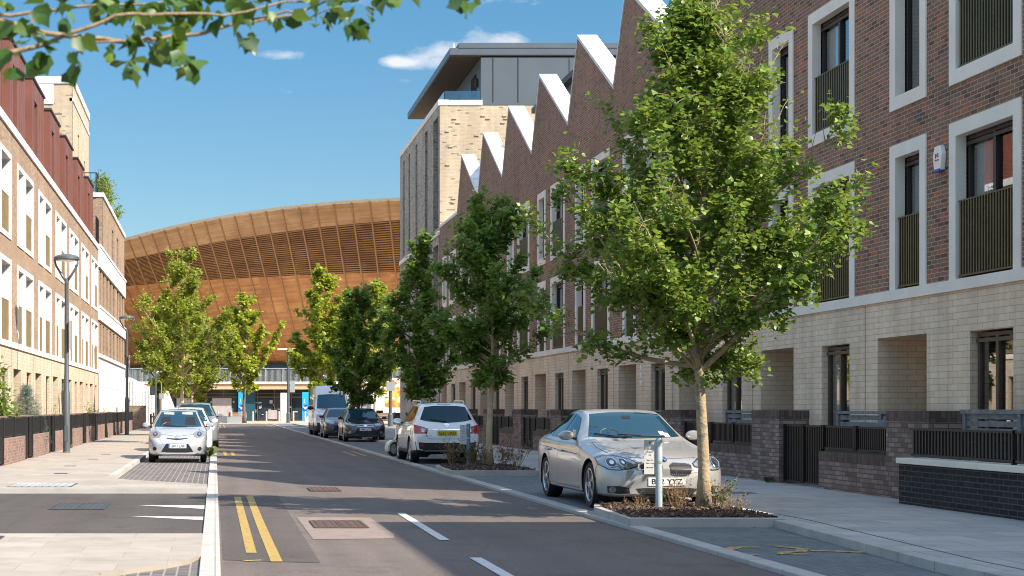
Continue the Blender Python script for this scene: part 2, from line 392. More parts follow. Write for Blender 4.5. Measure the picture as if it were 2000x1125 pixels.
def slabs(name, c, bw, bh, mortar, ms=.006, var=.09, rot=False):
    t = NT(name); v = t.pos()
    if rot:
        mp = t.n('ShaderNodeMapping', None, Rotation=(0, 0, R(90))); t.set(mp.inputs[0], v); v = mp.outputs[0]
    br = t.n('ShaderNodeTexBrick', {'offset': 0.5}, Color1=lite(c, 1 - var), Color2=lite(c, 1 + var), Mortar=mortar, Scale=1.0, Mortar_Size=ms, Mortar_Smooth=.2, Brick_Width=bw, Row_Height=bh)
    t.set(br.inputs['Vector'], v)
    g = t.ramp(t.noise(.8, 6), [(.3, (.86, .86, .86)), (.7, (1.03, 1.03, 1.03))])
    mx = t.n('ShaderNodeMix', {'data_type': 'RGBA', 'blend_type': 'MULTIPLY'}); t.set(mx.inputs[0], 1.0); t.set(mx.inputs[6], br.outputs[0]); t.set(mx.inputs[7], g)
    f2 = t.ramp(t.noise(60, 3), [(.3, (.93, .93, .93)), (.7, (1.04, 1.04, 1.04))])
    m2 = t.n('ShaderNodeMix', {'data_type': 'RGBA', 'blend_type': 'MULTIPLY'}); t.set(m2.inputs[0], 1.0); t.set(m2.inputs[6], mx.outputs[2]); t.set(m2.inputs[7], f2)
    vr = t.n('ShaderNodeTexVoronoi', None, Scale=2.6); t.set(vr.inputs['Vector'], t.pos())          # old gum and drips
    sp = t.ramp(vr.outputs[0], [(.035, (.62, .6, .58)), (.06, (1, 1, 1))]); st = t.ramp(t.noise(2.6, 7, rough=.7), [(.34, (.80, .79, .77)), (.52, (1.0, 1.0, 1.0))])
    m4 = t.n('ShaderNodeMix', {'data_type': 'RGBA', 'blend_type': 'MULTIPLY'}); t.set(m4.inputs[0], 1.0); t.set(m4.inputs[6], m2.outputs[2]); t.set(m4.inputs[7], sp)
    m5 = t.n('ShaderNodeMix', {'data_type': 'RGBA', 'blend_type': 'MULTIPLY'}); t.set(m5.inputs[0], .75); t.set(m5.inputs[6], m4.outputs[2]); t.set(m5.inputs[7], st)
    b = t.bsdf(m5.outputs[2], .8); t.set(b.inputs['Normal'], t.bump(t.math('SUBTRACT', 1.0, br.outputs[1]), .4, .006)); return t.m
M['asphalt'] = asphalt('road_asphalt', (.138, .108, .092))
M['asphalt_dark'] = asphalt('dark_asphalt', (.074, .060, .052))
M['asphalt_patch'] = asphalt('repair_asphalt', (.088, .070, .061))
M['slab'] = slabs('paving_slabs', (.37, .32, .27), .9, .6, (.30, .27, .24))
M['slab_r'] = slabs('paving_slabs_shaded_side', (.43, .41, .385), .9, .6, (.15, .15, .15), .008)  # paving colour raised on the right to make up for its shade
M['setts'] = slabs('dark_paver_bay', (.13, .118, .11), .24, .115, (.30, .26, .22), .010, .2, rot=True)
M['setts_r'] = slabs('blue_grey_pavers', (.15, .165, .17), .2, .1, (.075, .08, .085), .006, .14, rot=True)
M['kerb'] = slabs('granite_kerb', (.47, .44, .40), .9, 50, (.25, .23, .2), .006, .06, rot=True)
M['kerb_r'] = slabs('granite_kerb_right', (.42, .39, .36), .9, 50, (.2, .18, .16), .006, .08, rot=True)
M['concrete'] = plain('pinkish_concrete', (.225, .172, .145), .85, var=.16, scale=5)
M['plaza'] = plain('tan_plaza_paving', (.50, .38, .27), .85, var=.08, scale=.6)
M['earth'] = plain('garden_soil', (.09, .07, .05), .95, var=.3)
M['grate'] = plain('rusty_iron', (.13, .075, .05), .6, .4, var=.3, scale=30)
M['grate_grey'] = plain('grey_iron', (.07, .07, .075), .5, .5, var=.2, scale=30)
def worn(name, c, thr, base):
    t = NT(name); f = t.ramp(t.noise(22, 6, rough=.7), [(thr - .06, (1, 1, 1)), (thr + .05, (0, 0, 0))])
    t.bsdf(t.mix(f, (*c, 1), (*base, 1)), .7); return t.m
M['yellow'] = worn('worn_yellow_line', (.40, .26, .05), .44, (.18, .14, .11))
M['yellow_worn'] = worn('very_worn_yellow_line', (.58, .38, .07), .50, (.12, .12, .115))
M['white_line'] = worn('worn_white_line', (.56, .55, .53), .40, (.2, .17, .15))

def sheet(name, pts, z, m, kind='structure'):
    b = MB(); b.face([(x, y, z) for x, y in pts]); return struct(b.build(name, m), kind)
def slab(name, pts, z0, z1, m):
    b = MB(); b.prism(pts, 2, z0, z1); return struct(b.build(name, m))
def rect(x0, x1, y0, y1): return [(x0, y0), (x1, y0), (x1, y1), (x0, y1)]

sheet('ground', rect(-3000, 3000, -3000, 3000), -.02, plain('far_ground', (.24, .21, .18), .9, var=.1, scale=.05))
sheet('road', rect(-.06, 5.10, -40, 146), 0, 'asphalt')
sheet('cross_street', rect(-60, 70, 139.5, 146), .004, 'asphalt')
sheet('road_repair_strip', [(.08, 15.3), (1.02, 15.0), (1.08, 26.6), (.08, 27.2)], .004, 'asphalt_patch')
# left edge: kerb strip, side-street mouth, parking bay, pavement
slab('left_kerb', rect(-.14, .05, -40, 139.5), -.01, .035, 'kerb')
sheet('side_street', rect(-60, -.14, 18.0, 27.1), .012, 'asphalt_dark')
slab('left_near_pavement', [(-60, -40), (-1.6, -40), (-1.6, 11), (-1.2, 13.2), (-.8, 13.9), (-.5, 14.3), (-.25, 14.8), (-.14, 15.4), (-.14, 17.9), (-60, 17.9)], -.01, .055, 'slab')
sheet('near_drop_strip', [(-1.7, -40), (-.14, -40), (-.14, 15.4), (-1.7, 15.4)], .010, 'setts')
slab('left_pavement', [(-5.2, 27.2), (-.15, 27.2), (-.15, 28.6), (-.75, 29.3), (-1.7, 30.4), (-2.02, 31.0), (-2.2, 32.2), (-2.2, 139.5), (-5.2, 139.5)], -.01, .10, 'slab')
sheet('left_parking_bay', [(-2.2, 28.5), (-.14, 28.5), (-.14, 139), (-2.2, 139)], .008, 'setts')
slab('bay_kerb', rect(-2.2, -2.06, 32.2, 139), -.01, .108, 'kerb')
slab('side_street_kerb', rect(-60, -.14, 27.02, 27.2), -.01, .104, 'kerb')
sheet('left_gardens', rect(-9, -5.2, 27.2, 130), .05, 'earth')
sheet('tactile_strip', rect(-3.7, -2.55, 27.5, 28.9), .104, 'grate_grey')
b = MB()
for k in range(9): b.box(-3.65 + k * .12, -3.58 + k * .12, 27.55, 28.85, .104, .110)
for k in range(7): b.box(-3.68, -2.58, 27.6 + k * .19, 27.68 + k * .19, .104, .109)
struct(b.build('tactile_studs', slabs('tactile_paving', (.40, .42, .43), .3, .3, (.2, .2, .2))))
# right edge: kerb, bays, pavement
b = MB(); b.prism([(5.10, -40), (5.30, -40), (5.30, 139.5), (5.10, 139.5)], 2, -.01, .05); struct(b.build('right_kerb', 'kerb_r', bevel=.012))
sheet('right_parking_bay', rect(5.30, 7.3, -40, 139.5), .03, 'setts_r')
def rk(y): return 6.62 + .42 * min(1, max(0, (y - 14) / 5.2))
rp = [(rk(y), y) for y in (-40, 10, 14, 15.3, 16.6, 17.9, 19.2, 24)] + [(7.16, 30), (7.16, 139.5)]
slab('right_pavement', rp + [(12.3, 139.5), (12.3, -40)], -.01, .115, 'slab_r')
b = MB()
for (xa, ya), (xb, yb) in zip(rp, rp[1:]): b.prism([(xa - .15, ya), (xa + .01, ya), (xb + .01, yb), (xb - .15, yb)], 2, -.01, .121)
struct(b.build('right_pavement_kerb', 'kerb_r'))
b = MB()
for (xa, ya), (xb, yb) in zip(rp, rp[1:]): b.prism([(xa + .30, ya), (xa + .315, ya), (xb + .315, yb), (xb + .30, yb)], 2, .115, .119)
struct(b.build('pavement_joint', 'grate_grey'))
slab('plaza', rect(-90, 110, 146, 260), -.01, .09, 'plaza')
slab('plaza_kerb', rect(-90, 110, 145.7, 146.0), -.01, .10, 'kerb')

# painted markings
def strip(name, pts, w, m, z=.008):
    b = MB(); pts = [Vector((p[0], p[1], 0)) for p in pts]
    L_, R_ = [], []
    for k, p in enumerate(pts):
        d = (pts[min(k + 1, len(pts) - 1)] - pts[max(0, k - 1)]).normalized(); nn = Vector((-d.y, d.x, 0)) * (w / 2)
        L_.append(p + nn); R_.append(p - nn)
    for k in range(len(pts) - 1):
        b.face([(*L_[k][:2], z), (*R_[k][:2], z), (*R_[k + 1][:2], z), (*L_[k + 1][:2], z)])
    return struct(b.build(name, m))
strip('yellow_line', [(.375, 16.0), (.375, 26.1)], .11, 'yellow')
strip('yellow_line', [(.60, 15.1), (.585, 20), (.585, 26.3)], .115, 'yellow')
strip('yellow_line', [(.28, 15.15), (.46, 15.25)], .07, 'yellow_worn')
for x in (.33, .58): strip('yellow_line', [(x, 48.5), (x, 53.5)], .11, 'yellow')
for x in (4.40, 4.72): strip('yellow_line', [(x, 48.5), (x, 53.5)], .11, 'yellow_worn')
for x in (.4, .75, 5.4 - .9, 5.4 - .55): strip('yellow_line', [(x, 118), (x, 139)], .11, 'yellow_worn')
strip('white_line', [(2.60, 17.55), (2.64, 22.1)], .115, 'white_line')
strip('white_line', [(2.60, 10.6), (2.60, 15.5)], .12, 'white_line')
b = MB(); b.face([(-.16, 22.85, .0165), (-.16, 23.65, .0165), (-1.18, 23.72, .0165)]); b.face([(-.16, 20.55, .0165), (-.16, 21.2, .0165), (-1.16, 21.3, .0165)])
struct(b.build('ramp_marking', 'white_line'))
# worn yellow lettering in the near right bay
for pts in ([(5.75, 16.35), (5.5, 16.35), (5.25, 16.0), (5.25, 15.6), (5.38, 15.45)], [(5.95, 16.5), (6.12, 16.2), (6.03, 15.9), (5.82, 15.8), (5.7, 15.6), (5.95, 15.55)], [(6.1, 15.95), (6.35, 15.9), (6.62, 15.75)]):
    strip('bay_marking', pts, .15, 'yellow_worn', .036)
# ironwork in the road
def drain(x0, x1, y0, y1, z, label, m='grate', slots=True, patch=None):
    if patch: sheet('concrete_patch', patch, .0045, 'concrete')
    t = thing('drain_cover', label, 'drain cover', ((x0 + x1) / 2, (y0 + y1) / 2, z)); w, l = (x1 - x0) / 2, (y1 - y0) / 2
    b = MB(); f = .035
    for q in ((-w, w, -l, -l + f), (-w, w, l - f, l), (-w, -w + f, -l + f, l - f), (w - f, w, -l + f, l - f)): b.box(*q, 0, .010)
    b.box(-.012, .012, -l + f, l - f, 0, .010)
    b.build('frame', m, t)
    b = MB(); n = max(3, int(2 * w / .10))
    b.box(-w + f, w - f, -l + f, l - f, 0, .003)
    for k in range(n):
        xx = -w + f + (2 * w - 2 * f) * (k + .5) / n
        if abs(xx) > .03: b.box(xx - .022, xx + .022, -l + f + .02, l - f - .02, .003, .008)
    b.build('grating', m, t)
drain(1.24, 1.92, 19.3, 20.5, .009, 'rusty twin grating set in the near pinkish concrete patch', patch=[(1.12, 17.7), (2.06, 17.8), (2.12, 18.4), (2.12, 21.2), (1.12, 21.3)])
drain(1.72, 2.28, 27.9, 29.0, .009, 'rusty grating further up the road beyond the concrete patch')
drain(-2.45, -1.62, 22.7, 24.2, .014, 'dark grating in the asphalt of the side street', 'grate_grey')
drain(-2.75, -2.36, 16.2, 17.4, .059, 'grey grating in the near left paving at the edge', 'grate_grey')
for x, y in ((-3.3, 33.2), (-3.5, 37.5), (-3.35, 42.5), (-3.3, 47)):
    b = MB(); b.box(x - .14, x + .14, y - .18, y + .18, .10, .104); struct(b.build('pavement_cover_plate', 'grate_grey'))
for x, y in ((8.6, 25.3), (8.9, 31)):
    b = MB(); b.box(x - .2, x + .2, y - .15, y + .15, .115, .119); struct(b.build('pavement_cover_plate', 'grate_grey'))

def weed(x, y, z, lab, seed, r=.12):
    rng = random.Random(seed); b = MB()
    for k in range(46):
        a, l = rng.uniform(0, 6.283), rng.uniform(.4, 1) * r * 1.6; h = rng.uniform(.3, 1) * r * 1.7; c, s_ = math.cos(a), math.sin(a); w = .012
        b.face([(-s_ * w, c * w, 0), (s_ * w, -c * w, 0), (c * l * .6 + s_ * w, s_ * l * .6 - c * w, h), (c * l, s_ * l, h * .8), (c * l * .6 - s_ * w, s_ * l * .6 + c * w, h)])
    o = b.build('weed', 'greenleaf'); o.location = (x, y, z); tag(o, lab, 'weed', None)
weed(-.16, 46.9, .03, 'green weed tuft growing at the left kerb beside the white car', 1, .2)
weed(-5.02, 52.6, .10, 'small weed at the foot of the left garden wall past the near lamp', 2, .14)
weed(10.3, 28.9, .115, 'small weed at the foot of the right garden wall by the nearest gate', 3, .07)
# ------------------------------------------------------------------ terraced houses
HW = 6.02
def window(par, y0, y1, z0, z1, d0, opts, rng):
    """glazing of one opening: frame (casement bars), pane, curtain, balustrade. local +x goes into the house"""
    fr = MB(); f = .07; fm = opts.get('fm', 'frame')
    fr.box(d0, d0 + .08, y0 + .01, y0 + f, z0 + .01, z1 - .01); fr.box(d0, d0 + .08, y1 - f, y1 - .01, z0 + .01, z1 - .01)
    fr.box(d0, d0 + .08, y0 + f, y1 - f, z1 - f, z1 - .01); fr.box(d0, d0 + .08, y0 + f, y1 - f, z0 + .01, z0 + f)
    n = opts.get('n', 2)
    for k in range(1, n):
        yy = y0 + (y1 - y0) * k / n; fr.box(d0 - .015, d0 + .08, yy - .042, yy + .042, z0 + f, z1 - f)
    fr.box(d0 - .025, d0, y0 + .01, y1 - .01, z1 - .16, z1 - .10)
    w = fr.build('window_frame', fm, par)
    for k in range(n):
        a = y0 + (y1 - y0) * k / n + .06; c = y0 + (y1 - y0) * (k + 1) / n - .06
        p = MB(); p.face([(d0 + .04, a, z0 + f), (d0 + .04, a, z1 - f), (d0 + .04, c, z1 - f), (d0 + .04, c, z0 + f)]); p.build('pane', 'pane', w)
        if k == n - 1 and opts.get('open'):      # the leaf on the far side tilts inwards
            q = MB(); t = .22
            for s0, s1 in ((a, a + .06), (c - .06, c)):
                q.prism([(d0 + .10, z0 + f), (d0 + .15, z0 + f), (d0 + .15 + t, z1 - f - .05), (d0 + .10 + t, z1 - f - .05)], 1, s0, s1) if False else q.face([(d0 + .10, s0, z0 + f), (d0 + .10, s1, z0 + f), (d0 + .10 + t, s1, z1 - f), (d0 + .10 + t, s0, z1 - f)])
            q.build('tilted_sash', fm, w)
    if opts.get('curtain'):
        side = opts['curtain']
        for sgn in side:
            c = MB(); ww = (y1 - y0) * rng.uniform(.26, .36); N_ = 14
            st = y0 + .05 if sgn < 0 else y1 - .05 - ww
            for k in range(N_):
                a, e = st + ww * k / N_, st + ww * (k + 1) / N_; xa, xe = d0 + .13 + .03 * (k % 2), d0 + .13 + .03 * ((k + 1) % 2)
                c.face([(xa, a, z0), (xa, a, z1), (xe, e, z1), (xe, e, z0)])
            c.build('curtain', 'curtain', w)
    return w
def balustrade(par, y0, y1, z0, z1, x, m='bronze'):
    b = MB(); n = max(6, int((y1 - y0) / .085)); st = (y1 - y0) / n
    for k in range(n): b.box(x - .025, x + .02, y0 + k * st + .012, y0 + k * st + .048, z0 + .03, z1 - .01)
    b.box(x - .03, x + .03, y0, y1, z1 - .012, z1 + .012); b.box(x - .025, x + .025, y0, y1, z0, z0 + .028)
    b.box(x + .022, x + .027, y0, y1, z0 + .03, z1 - .012)
    return b.build('balustrade', m, par)
def surround(par, y0, y1, z0, z1, t, proud, depth, m='stone', bottom=True):
    b = MB(); a, c, e, g = y0 + t, y1 - t, z0 + (t if bottom else 0), z1 - t
    b.box(-proud, depth, y0, a, z0, z1); b.box(-proud, depth, c, y1, z0, z1); b.box(-proud, depth, a, c, g, z1)
    if bottom: b.box(-proud, depth, a, c, z0, e)
    return b.build('window_surround', m, par), (a, c, e, g)
def house(name, label, side, seed, gable=True, loc=(0, 0, 0), rz=0, group=None):
    rng = random.Random(seed); t = thing(name, label, 'house', loc, rz, group)
    right = side == 'R'
    up = 'brick_red' if right else 'brick_left'
    if right: wins = [(.46, 2.72), (3.55, 4.95)]
    else: wins = [(.16, 2.60), (2.88, 4.62)]
    proud = .025 if right else .03; ts = .23 if right else .16
    D = .17 if right else .34
    holes = []
    for (a, c) in wins:
        holes += [(a + .02, c - .02, 3.58, 6.11), (a + .02, c - .02, 6.77, 9.40)]
    top = 11.14 if right else 10.15
    w = MB(); w.wall(0, HW, 3.58, 10.3 if right else top, holes, .02)
    if right:                                     # gable or level parapet, .57 thick
        poly = [(0, 10.3), (HW, 10.3), (HW, 11.14), (4.60, 13.76), (0, 11.14)] if gable else [(0, 10.3), (HW, 10.3), (HW, 11.10), (0, 11.10)]
        w.prism(poly, 0, 0, .57)
    w.box(.58, 8.6, .01, .12, 3.4, top - .4); w.box(.58, 8.6, HW - .12, HW - .01, 3.4, top - .4); w.box(8.6, 8.8, 0.01, HW - .01, 0.02, top - .4)
    w.box(.005, .58, .002, .03, 3.38, top - .1); w.box(.005, .58, HW - .03, HW - .002, 3.38, top - .1)
    w.build('brick_wall', up, t)
    r = MB(); r.box(.57, 8.6, .12, HW - .12, top - .6, top - .45); r.build('roof', 'roof', t)
    g = MB(); g.wall(0, HW, 0.02, 3.40, [(.72, 2.06, .62, 2.72, .30), (3.56, 5.50, .02, 2.76, 1.25)], .3)
    g.box(.02, 8.6, .005, .12, 0.02, 3.38); g.box(.02, 8.6, HW - .12, HW - .005, 0.02, 3.38)
    g.face([(1.25, 3.56, .02), (1.25, 3.56, 2.76), (1.25, 5.50, 2.76), (1.25, 5.50, .02)])
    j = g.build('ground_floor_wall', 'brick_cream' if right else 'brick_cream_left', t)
    mj = MB(); mj.box(-.004, .012, .003, .020, .05, 3.38); mj.build('movement_joint', 'panel_dark', t)
    fl = MB(); fl.box(.40, 8.6, .12, HW - .12, 6.28, 6.5); fl.box(.40, 8.6, .12, HW - .12, 3.1, 3.38); fl.build('floor', 'stone', t)
    dm = MB(); dm.box(1.19, 1.25, 3.9, 4.95, .12, 2.3); d = dm.build('front_door', 'panel_dark', t)
    hd = MB(); hd.box(1.15, 1.19, 4.06, 4.09, .95, 1.35); hd.build('handle', 'galv', d)
    sc = MB(); sc.box(-.05, .02, 0, HW, 3.40, 3.58); sc.build('string_course', 'stone', t)
    window(t, .74, 2.04, .64, 2.70, .11, dict(n=2, fm='timber_frame', curtain=rng.choice([(1,), (1,), ()]), open=rng.random() < .7), rng)
    for i, (a, c) in enumerate(wins):
        s, (ya, yc, za, zc) = surround(t, a, c, 3.58, 6.13, ts, proud, D - .02, 'stone' if right else 'white', bottom=False)
        window(t, ya, yc, za, zc, D, dict(n=2 if i == 0 else 1, curtain=rng.choice([(-1, 1), (1,), (-1,), (1,)]), open=rng.random() < .6), rng)
        balustrade(t, ya + .02, yc - .02, 3.62, 4.84, .04 if right else .06, 'bronze' if right else 'tan_metal')
        s, (ya, yc, za, zc) = surround(t, a, c, 6.75, 9.42, ts, proud, D - .02, 'stone' if right else 'white')
        window(t, ya, yc, za, zc, D, dict(n=2 if i == 0 else 1, curtain=rng.choice([(-1, 1), (1,), (-1,), (-1, 1)]), open=rng.random() < .6), rng)
        if i == 0: balustrade(t, ya + .02, yc - .02, za + .02, 8.10, .04 if right else .06, 'bronze' if right else 'tan_metal')
    if right:
        c = MB()
        if gable:
            c.prism([(-.02, 11.10), (4.60, 13.72), (4.60, 13.84), (-.02, 11.22)], 0, -.03, .62)
            c.prism([(4.60, 13.72), (HW + .02, 11.10), (HW + .02, 11.24), (4.60, 13.84)], 0, -.028, .60)
        else: c.box(-.03, .62, 0, HW, 11.10, 11.24)
        c.build('coping', 'white', t)
    else:
        c = MB(); c.box(-.06, .4, 0, HW, 10.15, 10.42); c.build('coping', 'white', t)
        m = MB(); m.wall(0, HW, 10.42, 13.2, [], .1, x=.75); m.box(.75, 4, .01, HW - .01, 13.05, 13.2)
        m.build('mansard_roof', 'corten', t)
        ck = MB()
        for yy in (.006, HW - .03): ck.box(.80, 3.9, yy, yy + .024, 10.3, 13.04)
        ck.build('roof_cheek', 'corten', t)
        d = MB(); d.wall(.95, 4.75, 10.42, 13.42, [(3.1, 4.1, 10.5, 12.75, .5)], .5, x=.20)
        for yy in (.95, 4.75): d.box(.20, .78, yy - .004, yy + .004, 10.42, 13.42)
        for yy in (1.45, 1.95, 2.45, 4.45): d.box(.18, .21, yy - .015, yy + .015, 10.42, 13.40)
        for yy in (.945, 4.755): d.box(.46, .49, yy - .012, yy + .012, 10.42, 13.4)
        dd = d.build('dormer', 'corten', t)
        e = MB(); e.box(.14, 1.4, .90, 4.80, 13.42, 13.50); e.build('roof_edge', 'corten_dark', dd)
        p = MB(); p.box(.66, .70, 3.1, 4.1, 10.5, 12.75); p.build('pane', 'shopglass', dd)
    return t

Y0 = 22.60
names = ['first', 'second', 'third', 'fourth', 'fifth', 'sixth', 'seventh', 'eighth', 'ninth']
for k in range(9):
    lab = ['red brick gabled house nearest the camera with white alarm box between its windows', 'red brick gabled house second from the right edge, behind the big near tree'][k] if k < 2 else \
          'red brick saw-tooth house, %s from the near end of the right terrace' % names[k]
    h = house('terraced_house', lab, 'R', 10 + k, True, (12, Y0 + HW * k, 0), 0, 'red brick houses of the saw-tooth terrace')
    if k == 0: H0 = h
house('terraced_house', 'last red brick house with level parapet against the buff corner block', 'R', 31, False, (12, Y0 + HW * 9, 0), 0, 'red brick houses of the saw-tooth terrace')
# end wall of the terrace
b = MB(); b.box(12.03, 20.8, Y0 - .12, Y0 - .002, 0, 11.0)
tag(b.build('end_wall', 'brick_red'), 'plain red brick end wall closing the near end of the terrace', 'wall')
LY0 = 42.72
for k in range(7):
    house('terraced_house', ['tan brick house at the left picture edge with red metal dormer', 'tan brick house second from the left edge beside the near lamp', 'tan brick house third from the left edge under a red dormer',
          'tan brick house fourth from the left edge under a red dormer', 'tan brick house fifth from the left edge under a red dormer', 'tan brick house sixth from the left edge under a red dormer',
          'tan brick house next to the white banded block with red dormer'][k], 'L', 50 + k, True, (-6.4, LY0 + HW * (k + 1), 0), math.pi, 'tan brick houses of the left terrace')
# alarm box and small fittings
t_ = None; t = thing('alarm_box', 'white six-sided alarm box with blue base on the nearest brick house', 'alarm box', (12, 25.60, 5.60)); t.scale = (1, .82, .9)
b = MB(); hexa = [(-.13, -.20), (.13, -.20), (.19, .08), (.11, .25), (-.11, .25), (-.19, .08)]
b.prism(hexa, 0, -.09, 0); b.build('cover', 'p_white', t, bevel=.015)
b = MB(); b.prism([(-.115, -.225), (.115, -.225), (.127, -.175), (-.127, -.175)], 0, -.10, 0); b.build('base', 'eu_blue', t)
text('lettering', 'JHS', .10, 'tail', t, (-.094, 0, .07), (R(90), 0, R(-90)))
b = MB(); b.box(-.096, -.091, -.08, .08, -.02, 0); b.build('stripe', 'tail', t)
for k, yy in ((3, 3.0), (2, 3.05)):
    b = MB()
    for q, zz in enumerate((2.0, 2.22, 2.44)): b.box(-.02, .0, -.06, .06, zz + .02, zz + .16)
    o = b.build('house_number_plate', 'plate_w'); o.location = (12, Y0 + HW * k + yy, .12)
    tag(o, 'small pale number tiles on the cream wall of the %s house' % names[k], 'house number')

# front garden walls, right side
def garden_wall_r(y, label, seed):
    t = thing('garden_wall', label, 'garden wall', (10.4, y, .10), 0, 'front garden walls on the right')
    b = MB(); b.box(0, .56, 0, 1.45, 0, 1.20); b.build('pillar', 'brick_wall', t)
    p = bpy.data.objects['pillar'] if False else t
    b = MB(); b.box(-.004, .564, -.004, 1.454, 1.20, 1.36); b.build('pillar_cap', 'brick_soldier', t)
    b = MB(); b.box(.02, .34, 1.45, 4.18, 0, .50); b.build('low_wall', 'brick_wall', t)
    b = MB(); b.box(.016, .344, 1.455, 4.184, .50, .66); b.build('wall_cap', 'brick_soldier', t)
    def panel(nm, y0, y1, z0, z1):
        b = MB(); n = int((y1 - y0) / .075); st = (y1 - y0) / n
        for k in range(n): b.box(.10, .125, y0 + k * st + .010, y0 + k * st + .048, z0 + .03, z1 - .03)
        b.box(.09, .135, y0, y1, z1 - .03, z1); b.box(.09, .135, y0, y1, z0, z0 + .03); b.box(.135, .14, y0, y1, z0 + .02, z1 - .02)
        for yy in (y0, y1 - .04): b.box(.07, .145, yy, yy + .04, z0, z1 + .01)
        return b.build(nm, 'black', t)
    panel('railing_panel', 1.47, 2.80, .70, 1.10); panel('railing_panel', 2.83, 4.16, .70, 1.10)
    b = MB(); b.box(.09, .15, 1.5, 4.1, .662, .69); b.build('bottom_rail', 'black', t)
    panel('gate', 4.20, 5.06, .06, 1.10); panel('gate', 5.10, 5.98, .06, 1.10)
    return t
labs = ['dark brick garden wall with black gate nearest the camera on the right', 'dark brick garden wall and black railings behind the tree beside the silver saloon', 'dark brick garden wall with gate just behind the silver saloon']
for k in range(9):
    garden_wall_r(Y0 + HW * k, labs[k] if k < 3 else 'dark brick garden wall in front of the %s house of the right terrace' % names[k], k)
for k in range(9):
    t = thing('slatted_screen', 'grey slatted timber screen behind the garden railings of the %s house' % names[k], 'screen', (11.05, Y0 + HW * k + 1.3, .10), 0, 'slatted screens in the right front gardens')
    b = MB()
    for q in range(6):
        b.box(0, .03, .06, 3.54, .62 + q * .115, .70 + q * .115)
    b.build('slats', 'screen', t)
    b = MB(); b.box(-.03, .05, 0, .07, 0, 1.32); b.box(-.03, .05, 3.53, 3.60, 0, 1.32); b.box(-.04, .06, 0, 3.6, 1.30, 1.35); b.box(-.025, .05, 1.78, 1.84, 0, 1.3); b.build('frame', 'screen', t)
# covered shape behind the near gate
b = MB(); b.lathe([(.001, 1.34), (.18, 1.30), (.42, 1.16), (.52, 1.0), (.56, .2)], 16); o = b.build('covered_bike', plain('blue_grey_cover', (.06, .07, .085), .5, var=.25, scale=6), smooth=True); o.location = (10.86, Y0 + 2.35, .05); o.scale = (.35, 1.3, .98)
tag(o, 'dark tarpaulin-covered shape standing behind the nearest railings', 'cover')
# corner wall of black brick with pale coping, nearest on the right
t = thing('corner_wall', 'black brick wall with pale stone coping and railings at the right edge', 'garden wall', (9.95, Y0 - .03, .10))
b = MB(); b.box(0, .34, -9, 0, 0, .60); b.build('low_wall', 'brick_black', t)
b = MB()
for k in range(15): b.box(-.05, .39, -9 + k * .6 + .004, -9 + (k + 1) * .6 - .004, .60, .68)
b.build('coping', 'stone', t, bevel=.006)
for (a, c) in ((-9, -5.6), (-5.56, -3.0), (-2.96, -.06)):
    b = MB(); n = int((c - a) / .095); st = (c - a) / n
    for k in range(n): b.box(.15, .175, a + k * st + .01, a + k * st + .05, .74, 1.09)
    b.box(.14, .185, a, c, 1.08, 1.11); b.box(.14, .185, a, c, .71, .74); b.box(.13, .19, a, a + .04, .68, 1.12); b.build('railing_panel', 'black', t)
t = thing('slatted_screen', 'grey slatted timber screen behind the railings of the black brick wall', 'screen', (10.75, 13.0, .10), 0, 'slatted screens in the right front gardens')
b = MB()
for q in range(6): b.box(0, .03, 0, 9.3, .72 + q * .105, .80 + q * .105)
b.build('slats', 'screen', t)
b = MB()
for q in range(7): b.box(-.03, .05, q * 1.53, q * 1.53 + .08, 0, 1.36)
b.box(-.04, .06, 0, 9.3, 1.32, 1.38); b.build('frame', 'screen', t)

# front garden walls, left side
for k in range(10):
    y = 36.9 + HW * k
    t = thing('garden_wall', ['red brick garden wall with black panels at the left picture edge', 'red brick garden wall with black panels beside the near lamp post'][k - 0] if k < 2 else 'low red brick wall with black metal panels, %s from the left edge' % (names + ['tenth'])[k],
              'garden wall', (-5.12, y, .10), 0, 'front garden walls on the left')
    b = MB(); b.box(-.30, 0, .9, 5.0, 0, .66); b.build('low_wall', 'brick_pink', t)
    b = MB(); b.box(-.62, -.05, 5.72, 5.98, 0, 1.19); b.box(-.66, -.34, .3, 6.0, 1.0, 1.19); b.build('brick_pier', 'brick_pink', t)
    def pan(nm, y0, y1, z0, z1):
        b = MB(); b.box(-.075, -.045, y0, y1, z0, z1)
        n = int((y1 - y0) / .09)
        for q in range(n): b.box(-.045, -.032, y0 + .03 + q * .09, y0 + .07 + q * .09, z0 + .03, z1 - .03)
        b.box(-.085, -.02, y0, y0 + .05, z0 - .02, z1 + .01); b.box(-.085, -.02, y1 - .05, y1, z0 - .02, z1 + .01)
        return b.build(nm, 'black', t)
    pan('metal_panel', .9, 2.93, .68, 1.16); pan('metal_panel', 2.97, 5.0, .68, 1.16); pan('gate', 5.02, 5.70, .06, 1.16); pan('gate', .06, .88, .06, 1.16)

# near flat-roofed building and an added low block beyond the right picture edge (they shade the foreground)
t = thing('corner_building', 'flat-roofed red brick building standing before the terrace, outside the right edge', 'building', (12, 12.9, 0))
b = MB(); b.box(0, 9, -45, 0, 0, 10.7); b.build('brick_wall', 'brick_red', t)
b = MB(); b.box(-.02, 9.02, -45, .02, 10.7, 10.74); b.build('coping', 'stone', t)
t = thing('low_annex', 'low brick annex between the terrace end and the near building', 'building', (11.8, 12.95, 0))  # low block added out of view to shade the right pavement
b = MB(); b.box(0, 8, 0, 9.3, 0, 4.75); b.build('brick_wall', 'brick_cream', t)
b = MB(); b.box(-.04, 8, 0, 9.3, 4.75, 4.9); b.build('coping', 'stone', t)
